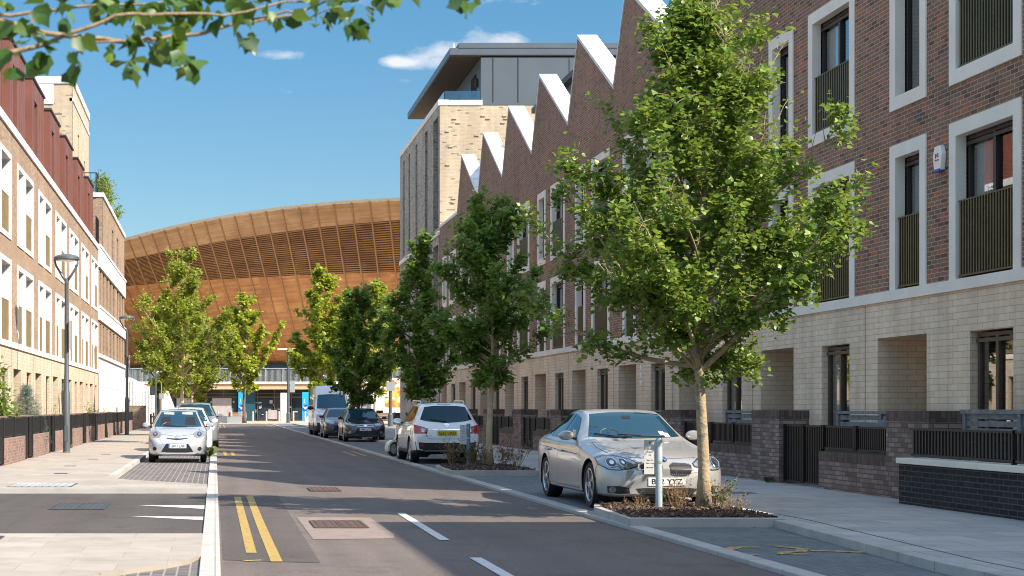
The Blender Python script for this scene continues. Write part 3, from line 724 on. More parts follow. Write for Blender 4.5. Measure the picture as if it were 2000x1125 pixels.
# ------------------------------------------------------------------ corner block at the end of the right terrace
t = thing('corner_block', 'tall buff brick block with dark overhanging flat roof beyond the terrace', 'building', (12, 83.0, 0))
b = MB()
slots = [(.35, 2.3), (4.6, 5.7), (9.0, 9.9), (12.4, 13.2), (15.2, 15.9)]
b.wall(0, 17.6, 0, 17.7, [(a, c, 3.2, 10.3) for a, c in slots] + [(a, c, 11.2, 17.2) for a, c in slots], .55)
b.wall(0, 17.6, 0, .02, [], .1)
b.build('street_wall', 'brick_grey', t)
b = MB(); b.box(.02, 16, 0, .3, 0, 17.68); b.box(.02, 16, 17.3, 17.58, 0, 17.68); b.box(15.8, 16, .3, 17.3, 0, 17.68); b.box(.8, 15.8, .3, 17.3, 17.2, 17.5)
random.seed(5)
for _ in range(80):                                     # projecting bricks
    xx, zz = random.uniform(.3, 11), round(random.uniform(8, 17.5) / .075) * .075; b.box(xx, xx + .22, -.045, 0, zz, zz + .065)
b.build('end_wall', 'brick_block', t)
b = MB()
for a, c in slots: b.box(.50, .54, a, c, 3.2, 10.3); b.box(.50, .54, a, c, 11.2, 17.2)
w = b.build('window', 'shopglass', t)
b = MB()
for a, c in slots:
    for zz in (5.3, 5.5, 8.2, 8.4, 13.6, 13.8, 16): b.box(.44, .5, a, c, zz, zz + .12)
b.build('window_frame', 'frame', w)
b = MB(); b.box(-.05, .5, -.03, 17.6, 17.7, 18.0); b.box(.5, 2.3, -.04, .3, 17.7, 17.98); b.box(-.07, .05, 0, 17.6, 10.75, 10.98); b.build('coping', 'stone', t)
b = MB(); b.box(2.25, 15.5, .15, 17.3, 17.5, 20.3); p = b.build('penthouse', 'zinc', t)
for xx in (2.9, 4.25, 7.0, 9.8, 12.6): b = MB(); b.box(xx - .03, xx + .03, .13, .16, 17.9, 20.3); b.build('cladding_seam', 'panel_dark', p)
b = MB(); b.box(2.2, 15.5, .12, .16, 17.6, 17.75); b.build('base_trim', 'panel_dark', p)
for yy in (1.6, 7.0, 12.5): b = MB(); b.box(2.20, 2.26, yy, yy + 1.5, 17.6, 19.7); b.build('window', 'shopglass', p)
b = MB(); b.box(2.1, 2.24, 1.0, 1.2, 18.9, 19.35); b.build('wall_lamp', 'plastic', p)
b = MB(); b.box(.58, 15.6, .05, 18.4, 20.42, 20.78); r = b.build('roof', 'zinc', t)
b = MB(); b.box(.61, 15.5, .09, 18.3, 20.36, 20.42); b.build('soffit', 'soffit', r)
b = MB(); b.box(1.05, 15.6, .02, 18.2, 20.78, 21.05); b.build('roof_edge', 'zinc', r)
b = MB(); b.box(.30, .32, .3, 17.2, 18.0, 18.5); b.box(.32, 2.2, .14, .16, 18.0, 18.5); b.build('glass_balustrade', 'balglass', t)
b = MB(); b.tube([(2.0, 8, 20.9), (2.0, 8, 22.9)], .035, 6); b.tube([(9.7, 3, 20.9), (9.7, 3, 21.5)], .05, 6); b.build('mast', 'p_white', t)
# roof pavilion between two gables further back
t = thing('roof_pavilion', 'dark blue roof pavilion glimpsed between two brick gables', 'building', (15.5, 66, 0))
b = MB(); b.box(0, 6, 0, 8, 10.6, 15.6); b.build('cladding', 'zinc', t)
b = MB(); b.box(-.35, 6.3, -.4, 8.3, 15.6, 15.85); b.build('roof', 'panel_dark', t)

# ------------------------------------------------------------------ white-banded block and tower on the left
t = thing('banded_block', 'tan brick block with white bands and planted roof terrace beyond the left houses', 'building', (-6.4, 85.0, 0))
def facade(z0, z1, m, holes, x=0.0, name='brick_wall', y0=0, y1=24.5):
    b = MB(); b.wall(-y1, -y0, z0, z1, holes, .45, x=x); return b
t.rotation_euler = (0, 0, math.pi)
hs = []
hs2 = [(1.2, 2.2), (3.6, 4.8), (6.4, 7.8), (9.2, 10.8), (12.2, 13.9), (16.2, 17.8), (18.8, 20.2), (21.6, 23.0)]
hol = [(-c, -a, 7.3, 9.2) for a, c in hs2] + [(-c, -a, 4.5, 6.2) for a, c in hs2]
b = MB(); b.wall(-24.5, 0, 4.4, 10.3, hol, .09)
b.box(.02, 12, -24.4, -24.2, 0, 10.3); b.box(.02, 12, -.2, -.02, 0, 10.3); b.build('brick_wall', 'brick_left', t)
b = MB(); b.wall(-24.5, -3.2, 10.3, 13.5, [(-12.9, -11.4, 10.7, 12.6), (-17.6, -15.9, 10.7, 12.6)], .10); b.box(.02, 6, -3.4, -3.2, 10.3, 13.5); b.box(.02, 6, -24.4, -24.2, 10.3, 13.5); b.box(5.8, 6, -24.2, -3.4, 10.3, 13.5)
b.build('brick_wall', 'brick_left', t)
b = MB()
for a, c in hs2: b.box(.06, .10, -c, -a, 4.5, 6.2); b.box(.06, .10, -c, -a, 7.3, 9.2)
for a, c in ((11.4, 12.9), (15.9, 17.6)): b.box(.06, .10, -c, -a, 10.7, 12.6)
b.build('window', 'shopglass', t)
b = MB(); b.box(-.10, .3, -24.6, .0, 9.25, 10.35); b.box(-.10, .3, -24.6, .0, 6.35, 7.0); b.box(-.14, .3, -24.65, .0, 10.35, 10.5); b.box(-.14, .3, -24.65, .0, 7.0, 7.12); b.box(-.12, .3, -24.6, 0, 4.3, 4.5); b.build('white_band', 'render', t)
b = MB(); b.wall(-24.5, 0, 0.02, 4.3, [(-c, -a, .1, 2.7) for a, c in ((1.5, 2.6), (4.5, 5.6), (8, 9.1), (11.5, 12.6), (15, 16.1), (19, 20.1))], .5, x=-.02); b.face([(.46, -24, .05), (.46, -24, 2.8), (.46, -.5, 2.8), (.46, -.5, .05)]); b.build('ground_floor_wall', 'render', t)
b = MB(); b.box(-.08, .3, -24.5, -3.15, 13.5, 13.75); b.box(.3, 6, -3.45, -3.12, 13.5, 13.75); b.build('coping', 'white', t)
b = MB(); b.box(.3, 11.9, -24.2, -.3, 10.2, 10.3); b.box(.3, 6, -24.2, -3.5, 13.4, 13.5); b.build('roof', 'roof', t)
b = MB()
for k in range(40): b.box(.35, .37, -3.4 - k * .3, -3.385 - k * .3, 13.75, 14.9)
for k in range(16): b.box(.4 + k * .3, .42 + k * .3, -3.4, -3.38, 13.75, 14.9)
b.box(.34, .38, -16, -3.4, 14.88, 14.93); b.box(.36, 5, -3.41, -3.37, 14.88, 14.93)
for k in range(8): b.box(.2, .24, -1.2 - k * .28, -1.17 - k * .28, 10.5, 12.2)
b.build('terrace_railing', 'black', t)
t = thing('brick_tower', 'tall pale buff brick tower rising behind the red dormers', 'building', (-9.0, 98.0, 0), math.pi)
b = MB(); b.wall(-12.5, 0, 0, 22, [(-4.8, -3.7, 12, 19.5), (-9.4, -8.4, 12, 18.5)], .12)
b.box(.02, 9, -.3, 0, 0, 22); b.box(.02, 9, -12.5, -12.2, 0, 22); b.box(8.8, 9, -12.2, -.3, 0, 22); b.box(.3, 8.8, -12.2, -.3, 21.6, 21.8)
for _ in range(60):
    xx, zz = random.uniform(.2, 4), round(random.uniform(12, 21.7) / .075) * .075; b.box(xx, xx + .22, 0, .045, zz, zz + .065)
b.build('brick_wall', 'brick_block', t)
b = MB(); b.box(.09, .12, -4.8, -3.7, 12, 19.5); b.box(.09, .12, -9.4, -8.4, 12, 18.5); b.build('window', 'shopglass', t)
b = MB(); b.box(-.08, 9, -12.6, .08, 22, 22.45); b.box(-.06, .2, -12.5, 0, 20.9, 21.1); b.box(1.2, 3.2, .0, .06, 20.7, 22); b.build('coping', 'white', t)

# ------------------------------------------------------------------ timber-clad arena
def timber(name, kind):
    t = NT(name); uv = t.n('ShaderNodeUVMap', {'uv_map': 'UVMap'}); sp = t.n('ShaderNodeSeparateXYZ', None, _0=uv.outputs[0]); u, v = sp.outputs[0], sp.outputs[1]
    rows = {'plank': 90, 'slat': 46, 'pale': 110}[kind]
    row = t.math('FLOOR', t.math('MULTIPLY', v, rows)); pan = t.math('FLOOR', t.math('MULTIPLY', u, .5))
    wn = t.n('ShaderNodeTexWhiteNoise', {'noise_dimensions': '2D'}); c = t.n('ShaderNodeCombineXYZ', None, _0=t.math('FLOOR', t.math('MULTIPLY', u, .34)), _1=row); t.set(wn.inputs['Vector'], c.outputs[0])
    mp = t.n('ShaderNodeCombineXYZ', None, _0=t.math('MULTIPLY', u, .25), _1=t.math('MULTIPLY', v, 5)); st = t.noise(1.3, 5, mp.outputs[0], .65)
    f = t.math('ADD', t.math('MULTIPLY', wn.outputs[0], .20), t.math('MULTIPLY', st, .80))
    if kind == 'plank': col = t.ramp(f, [(.25, (.22, .078, .018)), (.5, (.40, .150, .036)), (.75, (.55, .25, .072))])
    elif kind == 'pale': col = t.ramp(f, [(.25, (.26, .125, .045)), (.5, (.40, .205, .08)), (.75, (.52, .30, .135))])
    else: col = t.ramp(f, [(.25, (.17, .066, .016)), (.5, (.27, .11, .028)), (.75, (.38, .17, .05))])
    t.bsdf(col, .65); return t.m
M['planks'] = timber('red_cedar_planks', 'plank'); M['slats'] = timber('cedar_slats', 'slat')
M['louvre_dark'] = plain('louvre_shadow_board', (.075, .032, .012), .8)  # shade behind the slats put into the backing's colour
M['planks_pale'] = timber('weathered_cedar_planks', 'pale')
M['ribs'] = plain('cedar_ribs', (.33, .15, .055), .6, var=.15)
t = thing('arena', 'huge timber clad sports arena with curved upswept roofline across the street end', 'arena', (45, 250, 0))
RA = 78.0
def rimz(a):
    d = math.degrees(a); pts = [(-180, 20), (-90, 18.2), (-60, 20.6), (-46, 22.6), (-36, 24.2), (-29.5, 24.75), (-24.5, 25.0), (-16, 25.15), (0, 24.4), (25, 21), (60, 18), (90, 18.2), (180, 20)]
    for (p, q), (r, s) in zip(pts, pts[1:]):
        if p <= d <= r: return q + (s - q) * (d - p) / (r - p)
    return 20
def rimz_s(a): return sum(rimz(a + k * .05) for k in range(-3, 4)) / 7
def surf(a, v, off=0.0):                     # v 0 bottom .. 1 rim, outward bulge
    z0 = 7.2; zr = rimz_s(a); seam = 17.6
    z = z0 + (zr - z0) * v
    r = 68.5 + (RA - 68.5) * (v ** .92) + off
    return (r * math.sin(a), -r * math.cos(a), z)
NA = 300
def bowl(v0f, v1f, m, nm, nv=10, a0=-1.75, a1=1.75, off=0.0):
    b = MB(); uvs = []
    for i in range(NA):
        a, c = a0 + (a1 - a0) * i / NA, a0 + (a1 - a0) * (i + 1) / NA
        for j in range(nv):
            q = []
            for (aa, jj) in ((a, j), (c, j), (c, j + 1), (a, j + 1)):
                lo, hi = v0f((a + c) / 2 if False else aa), v1f(aa); v = lo + (hi - lo) * jj / nv; q.append((aa, v))
            b.face([surf(aa, v, off) for aa, v in q]); uvs += [(aa * RA, v) for aa, v in q]
    o = b.build(nm, m, t); ul = o.data.uv_layers.new(name='UVMap'); ul.data.foreach_set('uv', [x for p in uvs for x in p])
    return o
def vz(z): return lambda a: (z - 7.2) / (rimz_s(a) - 7.2)
seam = vz(17.3)
def zig(a): return .895 + .04 * math.sin(a * 4 + 1)
bowl(lambda a: 0.0, seam, 'planks', 'lower_cladding')
bowl(lambda a: min(zig(a), .99), lambda a: 1.0, 'planks_pale', 'upper_cladding', 5)
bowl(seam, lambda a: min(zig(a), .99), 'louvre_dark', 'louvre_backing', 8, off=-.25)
b = MB()                                      # open louvre slats
NS = 22; uvs = []
for j in range(NS):
    for i in range(NA):
        a, c = -1.75 + 3.5 * i / NA, -1.75 + 3.5 * (i + 1) / NA
        if abs((a + c) / 2 + .45) > .75: continue
        v = seam(a) + (zig(a) - seam(a)) * (j + .5) / NS; h = .27 * (zig(a) - seam(a)) / NS
        q = [(a, v - h), (c, v - h), (c, v + h), (a, v + h)]
        b.face([surf(x, y, .02) for x, y in q]); uvs += [(x * RA, y) for x, y in q]
        b.face([surf(a, v + h, .02), surf(c, v + h, .02), surf(c, v + h, -.3), surf(a, v + h, -.3)]); uvs += [(a * RA, v), (c * RA, v), (c * RA, v), (a * RA, v)]
o = b.build('louvre', 'slats', t); ul = o.data.uv_layers.new(name='UVMap'); ul.data.foreach_set('uv', [x for p in uvs for x in p])
b = MB()
for k in range(-62, 63):
    a = k * 2.15 / RA
    pts = [surf(a, v / 12, .10) for v in range(13)]; pt2 = [surf(a, v / 12, -.3) for v in range(13)]
    w = .075 / RA
    for s in range(12):
        v, u = s / 12, (s + 1) / 12
        A, B_, C, D_ = surf(a - w, v, .13), surf(a + w, v, .13), surf(a + w, u, .13), surf(a - w, u, .13)
        b.face([A, B_, C, D_]); b.face([surf(a - w, v, -.2), A, D_, surf(a - w, u, -.2)]); b.face([B_, surf(a + w, v, -.2), surf(a + w, u, -.2), C])
b.build('rib', 'ribs', t)
b = MB(); n = 160
for i in range(n):
    a, c = -math.pi + 2 * math.pi * i / n, -math.pi + 2 * math.pi * (i + 1) / n
    P, Q = surf(a, 1), surf(c, 1)
    b.face([P, Q, (Q[0] * 1.004, Q[1] * 1.004, Q[2] + .32), (P[0] * 1.004, P[1] * 1.004, P[2] + .32)])
    b.face([(P[0] * 1.004, P[1] * 1.004, P[2] + .32), (Q[0] * 1.004, Q[1] * 1.004, Q[2] + .32), (0, 0, 19.5)])
b.build('roof', plain('pale_roof_edge', (.45, .38, .28), .6), t)
b = MB()
def ring(r, z0, z1, m=None, n=220, a0=-1.8, a1=1.8):
    for i in range(n):
        a, c = a0 + (a1 - a0) * i / n, a0 + (a1 - a0) * (i + 1) / n
        b.face([(r * math.sin(a), -r * math.cos(a), z0), (r * math.sin(c), -r * math.cos(c), z0), (r * math.sin(c), -r * math.cos(c), z1), (r * math.sin(a), -r * math.cos(a), z1)])
def disc(r0, r1, z, n=220, a0=-1.8, a1=1.8):
    for i in range(n):
        a, c = a0 + (a1 - a0) * i / n, a0 + (a1 - a0) * (i + 1) / n
        b.face([(r0 * math.sin(a), -r0 * math.cos(a), z), (r1 * math.sin(a), -r1 * math.cos(a), z), (r1 * math.sin(c), -r1 * math.cos(c), z), (r0 * math.sin(c), -r0 * math.cos(c), z)])
ring(66, 4.3, 7.6); b.build('upper_glazing', plain('arena_glass', (.03, .06, .11), .12, var=.5, scale=.4), t)
b = MB(); disc(60, 69, 7.2); b.build('bowl_underside', 'planks', t)
b.__init__()
for i in range(120):
    a = -1.2 + 2.4 * i / 120; b.tube([(65.9 * math.sin(a), -65.9 * math.cos(a), 4.3), (65.9 * math.sin(a), -65.9 * math.cos(a), 7.3)], .07, 5, False)
b.build('mullion', 'frame', t)
# concourse deck in front with railing, soffit and ground-floor glazing
t2 = thing('concourse', 'raised concourse with steel railing over dark glazed shopfronts before the arena', 'building', (8, 168, .09))
b = MB(); b.box(-34, 40, 0, 24, 4.05, 4.30); b.build('deck_edge', 'white', t2)
b = MB(); b.box(-33.8, 39.8, .2, 24, 3.45, 4.05); b.build('soffit', plain('tan_soffit', (.50, .36, .22), .7), t2)
b = MB(); b.box(-33, 39, 1.6, 1.7, 0, 3.45); b.build('shopfront', 'shopglass', t2)
b = MB()
for k in range(40): b.box(-33 + k * 1.85, -32.9 + k * 1.85, 1.5, 1.6, 0, 3.45)
b.box(-33, 39, 1.48, 1.6, 2.55, 2.68); b.box(-33, 39, 1.48, 1.6, 2.98, 3.06); b.box(-33, 39, 1.5, 1.6, 0, .12); b.build('window_frame', 'timber_frame', t2)
for (a, c, z0, z1) in ((-12.2, -10.6, .1, 2.5), (-8.3, -6.2, .1, 2.5), (-2.2, -1.2, .2, 1.2)):
    b = MB(); b.box(a, c, 1.45, 1.52, z0, z1); b.build('blind', M.setdefault('blind', plain('grey_blind', (.36, .33, .33), .7)), t2)
b = MB(); r_ = random.Random(8)
for k in range(90):
    x = r_.uniform(-12, 12); z = r_.uniform(.5, 2.0); b.box(x, x + r_.uniform(.1, .5), 1.535 - r_.uniform(0, .05), 1.56, z, z + r_.uniform(.05, .4))
b.build('window_display', plain('display_goods', (.30, .30, .32), .6, var=.8, scale=1.5), t2)
b = MB()
for k in range(19): b.box(-33 + k * 4, -32.94 + k * 4, -.02, .1, 4.3, 5.65)
for k in range(38): b.prism([(.0, 4.3), (.08, 4.3), (-.18, 5.7), (-.26, 5.7)], 0, -33 + k * 1.9, -32.88 + k * 1.9)
b.box(-33, 39, -.25, -.18, 5.66, 5.74); b.build('railing', 'galv', t2)
b = MB()
for k in range(560): b.box(-33 + k * .13, -32.955 + k * .13, -.14, -.12, 4.35, 5.6)
b.build('railing_bars', 'galv', t2)
b = MB(); b.box(-5.5, -3.6, 1.3, 1.42, 0, 3.3); b.build('door_panel', plain('teal_panel', (.012, .07, .10), .4), t2)
# blue pylons with white chevron
def pylon(x, lab, word):
    p = thing('banner_pylon', lab, 'sign', (x, 165.2, .09), 0, 'blue banner pylons')
    b = MB(); b.box(-.33, .33, 0, .25, 0, 3.12); b.build('panel', plain('cyan_banner', (.01, .33, .62), .45, var=.06), p)
    b = MB(); pts = [(.33 * math.cos(q * .19), .36 * math.sin(q * .19)) for q in range(33)]; b.prism([(q[0] * .98, q[1] + 1.42 + q[0] * .35) for q in pts], 1, -.006, 0.002); b.build('blue_disc', plain('royal_blue', (.01, .07, .30), .45, var=0), p)
    b = MB(); b.prism([(-.26, 1.55), (-.14, 1.58), (.0, 1.45), (.14, 1.58), (.26, 1.55), (.0, 1.24)][::-1], 1, -.012, -.007); b.build('chevron', 'white', p)
    text('lettering', word, .20, 'white', p, (-.12, -.01, 2.15), (R(90), R(-90), 0))
    b = MB(); b.prism([(.33, .02), (.33, .62), (.05, .35), (-.05, .02)], 1, -.008, 0); b.build('white_curve', plain('pale_blue', (.55, .75, .82), .5, var=0), p)
pylon(2.82, 'left blue banner pylon with white chevron, beside the plaza tree', 'Travel'); pylon(9.62, 'right blue banner pylon with white chevron, beside the van', 'Store')
b = MB(); b.box(-.45, .42, 0, .9, 0, 3.0); o = b.build('concrete_pillar', 'render'); o.location = (7.3, 162, .09); tag(o, 'square pale pillar standing on the plaza between the blue pylons', 'pillar')
# bollards
bl = None
for k, px in enumerate((426, 452, 472.5, 494, 520.5, 545, 573, 596, 604)):
    Y = 157 + (k % 2) * .2; x = (px - 420) * Y / 3030
    lab = 'slim pale steel bollard on the plaza, ' + ['leftmost of the row', 'by the left bench', 'in front of the left blue pylon', 'just right of the plaza tree', 'between the tree and the pale pillar', 'just left of the pale pillar', 'right of the grey lamp column', 'in front of the right blue pylon', 'rightmost of the row beside the van'][k]
    if bl is None:
        bl = thing('bollard', lab, 'bollard', (x, Y, .09), 0, 'bollards on the plaza')
        b = MB(); b.lathe([(.001, 0), (.085, 0), (.085, 1.02), (.07, 1.08), (.001, 1.09)], 12); b.build('post', plain('pale_steel', (.62, .52, .46), .4, .2, var=.05), bl, True, angle=40)
        b = MB(); b.lathe([(.087, .80), (.089, .82), (.089, .88), (.087, .90)], 12); b.build('band', 'galv', bl)
    else: dup(bl, (x, Y, .09), lab)
# benches, planter
def bench(x, y, rz, lab, table=False):
    p = thing('plaza_bench', lab, 'bench', (x, y, .09), rz, 'wooden benches on the plaza'); tm = plain('bench_wood', (.34, .22, .14), .6, var=.2, scale=6)
    b = MB()
    for k in range(4): b.box(-.95, .95, -.25 + k * .13, -.14 + k * .13, .43, .48)
    b.build('seat', tm, p)
    b = MB()
    for k in range(3): b.box(-.95, .95, .28, .32, .58 + k * .14, .68 + k * .14)
    b.build('backrest', tm, p)
    for sx in (-.8, .8):
        b = MB(); b.box(sx - .04, sx + .04, -.22, -.15, 0, .43); b.box(sx - .04, sx + .04, .2, .29, 0, 1.0); b.box(sx - .04, sx + .04, -.2, .3, .38, .43); b.build('leg', 'black', p)
bench(2.3, 158.6, 0, 'wooden slatted bench on the plaza left of the plaza tree'); 
bench(14.1, 131.5, 0, 'wooden bench in front of the white box trailer')
p = thing('steel_planter', 'long low galvanised planter trough at the far end of the road', 'planter', (1.45, 149.2, .09))
b = MB(); b.prism([(-1.5, 0), (1.4, 0), (1.6, .62), (-1.5, .62)], 1, -.5, .5); b.build('trough', 'galv', p)
b = MB(); b.box(-1.4, 1.5, -.4, .4, .6, .63); b.build('soil', 'earth', p)
# white trailer and mural hoarding at the right end
p = thing('box_trailer', 'white box trailer standing on the plaza before the orange mural', 'trailer', (13.6, 133.5, .09))
b = MB(); b.box(-.15, 1.0, 0, 4.2, 1.2, 3.45); b.build('body', 'p_white', p, bevel=.03)
b = MB(); b.box(-.2, 1.05, -.02, 4.2, 3.45, 3.62); b.build('roof', plain('lilac_trim', (.35, .35, .6), .5), p)
b = MB(); b.box(.68, .82, -.02, 0, 1.6, 1.95); b.build('sticker', plain('sticker_blue', (.5, .56, .68), .5), p)
for yy in (.7, 3.2):
    b = MB(); b.lathe([(.001, -.1), (.32, -.1), (.34, 0), (.32, .1), (.001, .1)], 18, (0, 0, 0), 0); o = b.build('wheel', 'rubber', p); o.location = (.05, yy, .36)
b = MB(); b.box(.0, .9, .3, 4, .75, 1.2); b.build('chassis', 'plastic', p)
def mural():
    t = NT('mural_print'); v = t.pos()
    a = t.noise(.75, 3, v, .6); w = t.ramp(a, [(.36, (.75, .16, .03)), (.46, (.85, .38, .06)), (.52, (.82, .66, .50)), (.57, (.80, .60, .42)), (.62, (.62, .10, .04)), (.68, (.12, .04, .03))], 'CONSTANT')
    t.bsdf(w, .6); return t.m
p = thing('mural_hoarding', 'hoarding with bold orange, red and cream abstract print at the far right', 'hoarding', (14.7, 138, .09))
b = MB(); b.box(0, 9, 0, .08, 1.45, 3.9); b.build('print', mural(), p)
b = MB(); b.box(0, 9, -.03, .1, 1.0, 1.45); b.box(0, 9, -.02, .1, 3.9, 4.1); b.build('border', 'white', p)
for k in range(5):
    b = MB(); b.box(.1 + k * 2.2, .22 + k * 2.2, .08, .2, 0, 1.0); b.build('post', 'black', p)
b = MB(); b.box(1.0, 9, .3, .4, 0, 1.0); b.build('dark_base', 'black', p)
p = thing('service_kiosk', 'grey concrete service kiosk with a vent left of the white trailer', 'kiosk', (11.8, 140, .09))
b = MB(); b.box(-.6, .75, 0, 1.2, 0, 3.2); b.build('cabinet', plain('kiosk_grey', (.44, .38, .34), .8), p)
b = MB(); b.box(-.25, .4, -.03, 0, .4, 1.7); b.build('door', plain('kiosk_door', (.35, .34, .3), .6), p)
b = MB()
for k in range(6): b.box(-.4, .55, -.03, 0, 1.95 + k * .16, 2.03 + k * .16)
b.build('vent', 'galv', p)
# white hoardings, brick planter wall and fence beyond the left block
p = thing('white_hoarding', 'white ribbed hoarding wall beyond the left block', 'hoarding', (-7.2, 122, 0))
b = MB(); prof = []
b.prism([(-1.5, 0), (2.5, 0), (2.5, 2.9), (.6, 3.9), (-1.5, 4.0)], 1, 0, .15)
for k in range(16): b.box(-1.5 + k * .25, -1.42 + k * .25, -.04, 0, 0, 2.88 if k > 9 else 3.6)
b.build('sheeting', 'p_white', p)
p = thing('curved_white_fin', 'white tapering fin wall behind the street sign on the left', 'wall', (-4.6, 128, 0))
b = MB(); b.prism([(0, 0), (1.5, 0), (1.25, 1.6), (.75, 2.9), (0, 3.4)], 1, 0, .3); b.build('fin', 'p_white', p)
p = thing('brick_planter', 'brick planter wall with shrubs closing the left pavement', 'garden wall', (-6.2, 106.5, .10))
b = MB(); b.box(0, 1.45, 0, .35, 0, 1.50); b.build('brick_wall', 'brick_pink', p)
b = MB(); b.box(-1, 1.0, -2.6, -2.3, 0, 1.05); b.build('front_wall', 'brick_pink', p)
b = MB(); b.box(-.02, 1.48, -.02, .38, 1.50, 1.58); b.build('coping', 'brick_pink', p)
p = thing('timber_fence', 'short dark timber fence beside the far camera pole', 'fence', (-4.55, 108, .10))
for k in range(6):
    b = MB(); b.box(k * .2, k * .2 + .14, 0, .05, 0, 1.0 + .1 * (k % 2)); b.build('board', 'screen' if k % 2 else 'bark_dark', p)
b = MB(); b.box(0, 1.15, .05, .09, .3, .4); b.box(0, 1.15, .05, .09, .75, .85); b.build('rail', 'bark_dark', p)

# ------------------------------------------------------------------ lamp posts and poles
def street_lamp(x, y, lab, h=6.25):
    p = thing('street_lamp', lab, 'street lamp', (x, y, .10), 0, 'lamp posts with ring heads on the left pavement')
    b = MB(); b.lathe([(.001, 0), (.125, 0), (.125, .03), (.108, .05), (.105, 1.9), (.075, 1.98), (.062, h - .95), (.07, h - .9), (.05, h - .78), (.001, h - .76)], 20); b.build('pole', 'post', p, True, angle=30)
    b = MB()
    for sg in (-1, 1): b.tube([(0, 0, h - .86), (sg * .14, 0, h - .68), (sg * .33, 0, h - .36), (sg * .385, 0, h - .16)], [.05, .04, .032, .03], 8)
    b.build('fork_arm', 'post', p, True)
    b = MB(); b.lathe([(.001, h), (.16, h - .005), (.33, h - .05), (.405, h - .10), (.41, h - .17), (.37, h - .19), (.001, h - .185)], 28); b.build('lamp_head', 'post', p, True, angle=35)
    b = MB(); b.lathe([(.001, h - .192), (.32, h - .192), (.30, h - .21), (.001, h - .215)], 24); b.build('diffuser', 'lampglass', p)
    b = MB(); b.box(-.055, .055, -.112, -.100, .35, .85); b.build('access_door', 'post', p)
    return p
l1 = street_lamp(-4.68, 48.9, 'nearest lamp post with ring head, tall at the left')
b = MB(); b.box(.10, .16, -.22, .22, 3.28, 4.15); b.box(.075, .10, -.02, .02, 3.5, 3.54); o = b.build('parking_sign', 'galv', l1)
l2 = dup(l1, (-4.60, 81.0, .10), 'second lamp post with ring head, further up the left pavement')
def pole(name, lab, cat, x, y, h, r=.055, m='post'):
    p = thing(name, lab, cat, (x, y, .10)); b = MB(); b.lathe([(.001, 0), (r * 1.5, 0), (r * 1.5, .9), (r, 1.0), (r * .9, h), (.001, h)], 12); b.build('pole', m, p, True, angle=30); return p
p = pole('camera_pole', 'thin pole with white dome camera behind the left cars', 'camera pole', -2.75, 72, 4.1, .04)
b = MB(); b.tube([(0, 0, 3.0), (.12, 0, 3.12), (.28, 0, 3.1)], .03, 6); b.lathe([(.001, 3.12), (.12, 3.1), (.16, 3.0), (.12, 2.88), (.001, 2.84)], 14, (.30, 0, 0)); b.build('dome_camera', 'p_white', p, True)
b = MB(); b.box(-.28, -.04, -.05, -.02, 2.0, 2.4); b.build('sign_panel', 'panel_dark', p)
p = pole('sign_pole', 'short pole with grey rectangular sign behind the silver hatchback', 'sign', -2.9, 84, 2.8, .03, 'galv')
b = MB(); b.box(-.13, .13, -.05, -.03, 1.9, 2.2); b.build('sign_panel', 'galv', p)
p = pole('street_lamp', 'far lamp column with flat twin heads standing on the plaza edge', 'street lamp', 6.95, 147.2, 7.0, .13)
for sg in (-1, 1):
    b = MB(); b.box(min(sg * .1, sg * 1.05), max(sg * .1, sg * 1.05), -.12, .12, 6.92, 7.06); b.build('lamp_head', 'lampglass', p, bevel=.03)
b = MB(); b.box(.14, .62, -.1, .1, 2.9, 4.0); b.build('sign_panel', 'galv', p)
p = pole('street_lamp', 'grey lamp column with square sign right of the black hatchback', 'street lamp', 13.4, 118.5, 9.0, .14)
b = MB(); b.box(-.32, .32, -.19, -.15, 2.7, 3.4); b.build('sign_panel', 'galv', p)
b = MB(); b.box(-.9, .1, -.1, .1, 8.9, 9.0); b.build('lamp_head', 'post', p)
# parking-bay sign posts in the planters
def bay_post(x, y, h, lab, mr):
    p = thing('parking_post', lab, 'sign post', (x, y, .12)); b = MB(); b.lathe([(.001, 0), (.045, 0), (.045, h - .02), (.035, h), (.001, h)], 16); b.build('post', mr, p, True, angle=40)
    b = MB(); b.lathe([(.048, h * .65), (.048, h * .65 + .03)], 16); b.lathe([(.048, h - .11), (.048, h - .09)], 16); b.build('clip', 'galv', p)
    b = MB(); b.box(-.20, -.046, -.006, .006, h - .49, h - .03); s = b.build('sign_plate', 'plate_sign', p)
    for k, (s_, zz) in enumerate((('P', .07), ('Permit', .15), ('holders', .19), ('only', .23), ('Mon - Fri', .30), ('8 am - 6 pm', .34), ('No return', .40))):
        text('lettering', s_, .055 if k == 0 else .022, 'ink', s, (-.123, -.008, h - zz), (R(90), 0, 0), .0005)
    return p
M['plate_sign'] = plain('dull_white_sign', (.55, .53, .50), .55, var=.08, scale=12); M['pole_pale'] = plain('pale_green_grey_paint', (.36, .42, .41), .5, var=.08); M['pole_blue'] = plain('blue_grey_paint', (.10, .17, .23), .45, var=.1)
bay_post(5.98, 20.9, .98, 'short pale post with small parking sign in front of the silver saloon', 'pole_pale')
bay_post(5.93, 36.3, 1.02, 'short blue grey sign post behind the white crossover car', 'pole_blue')
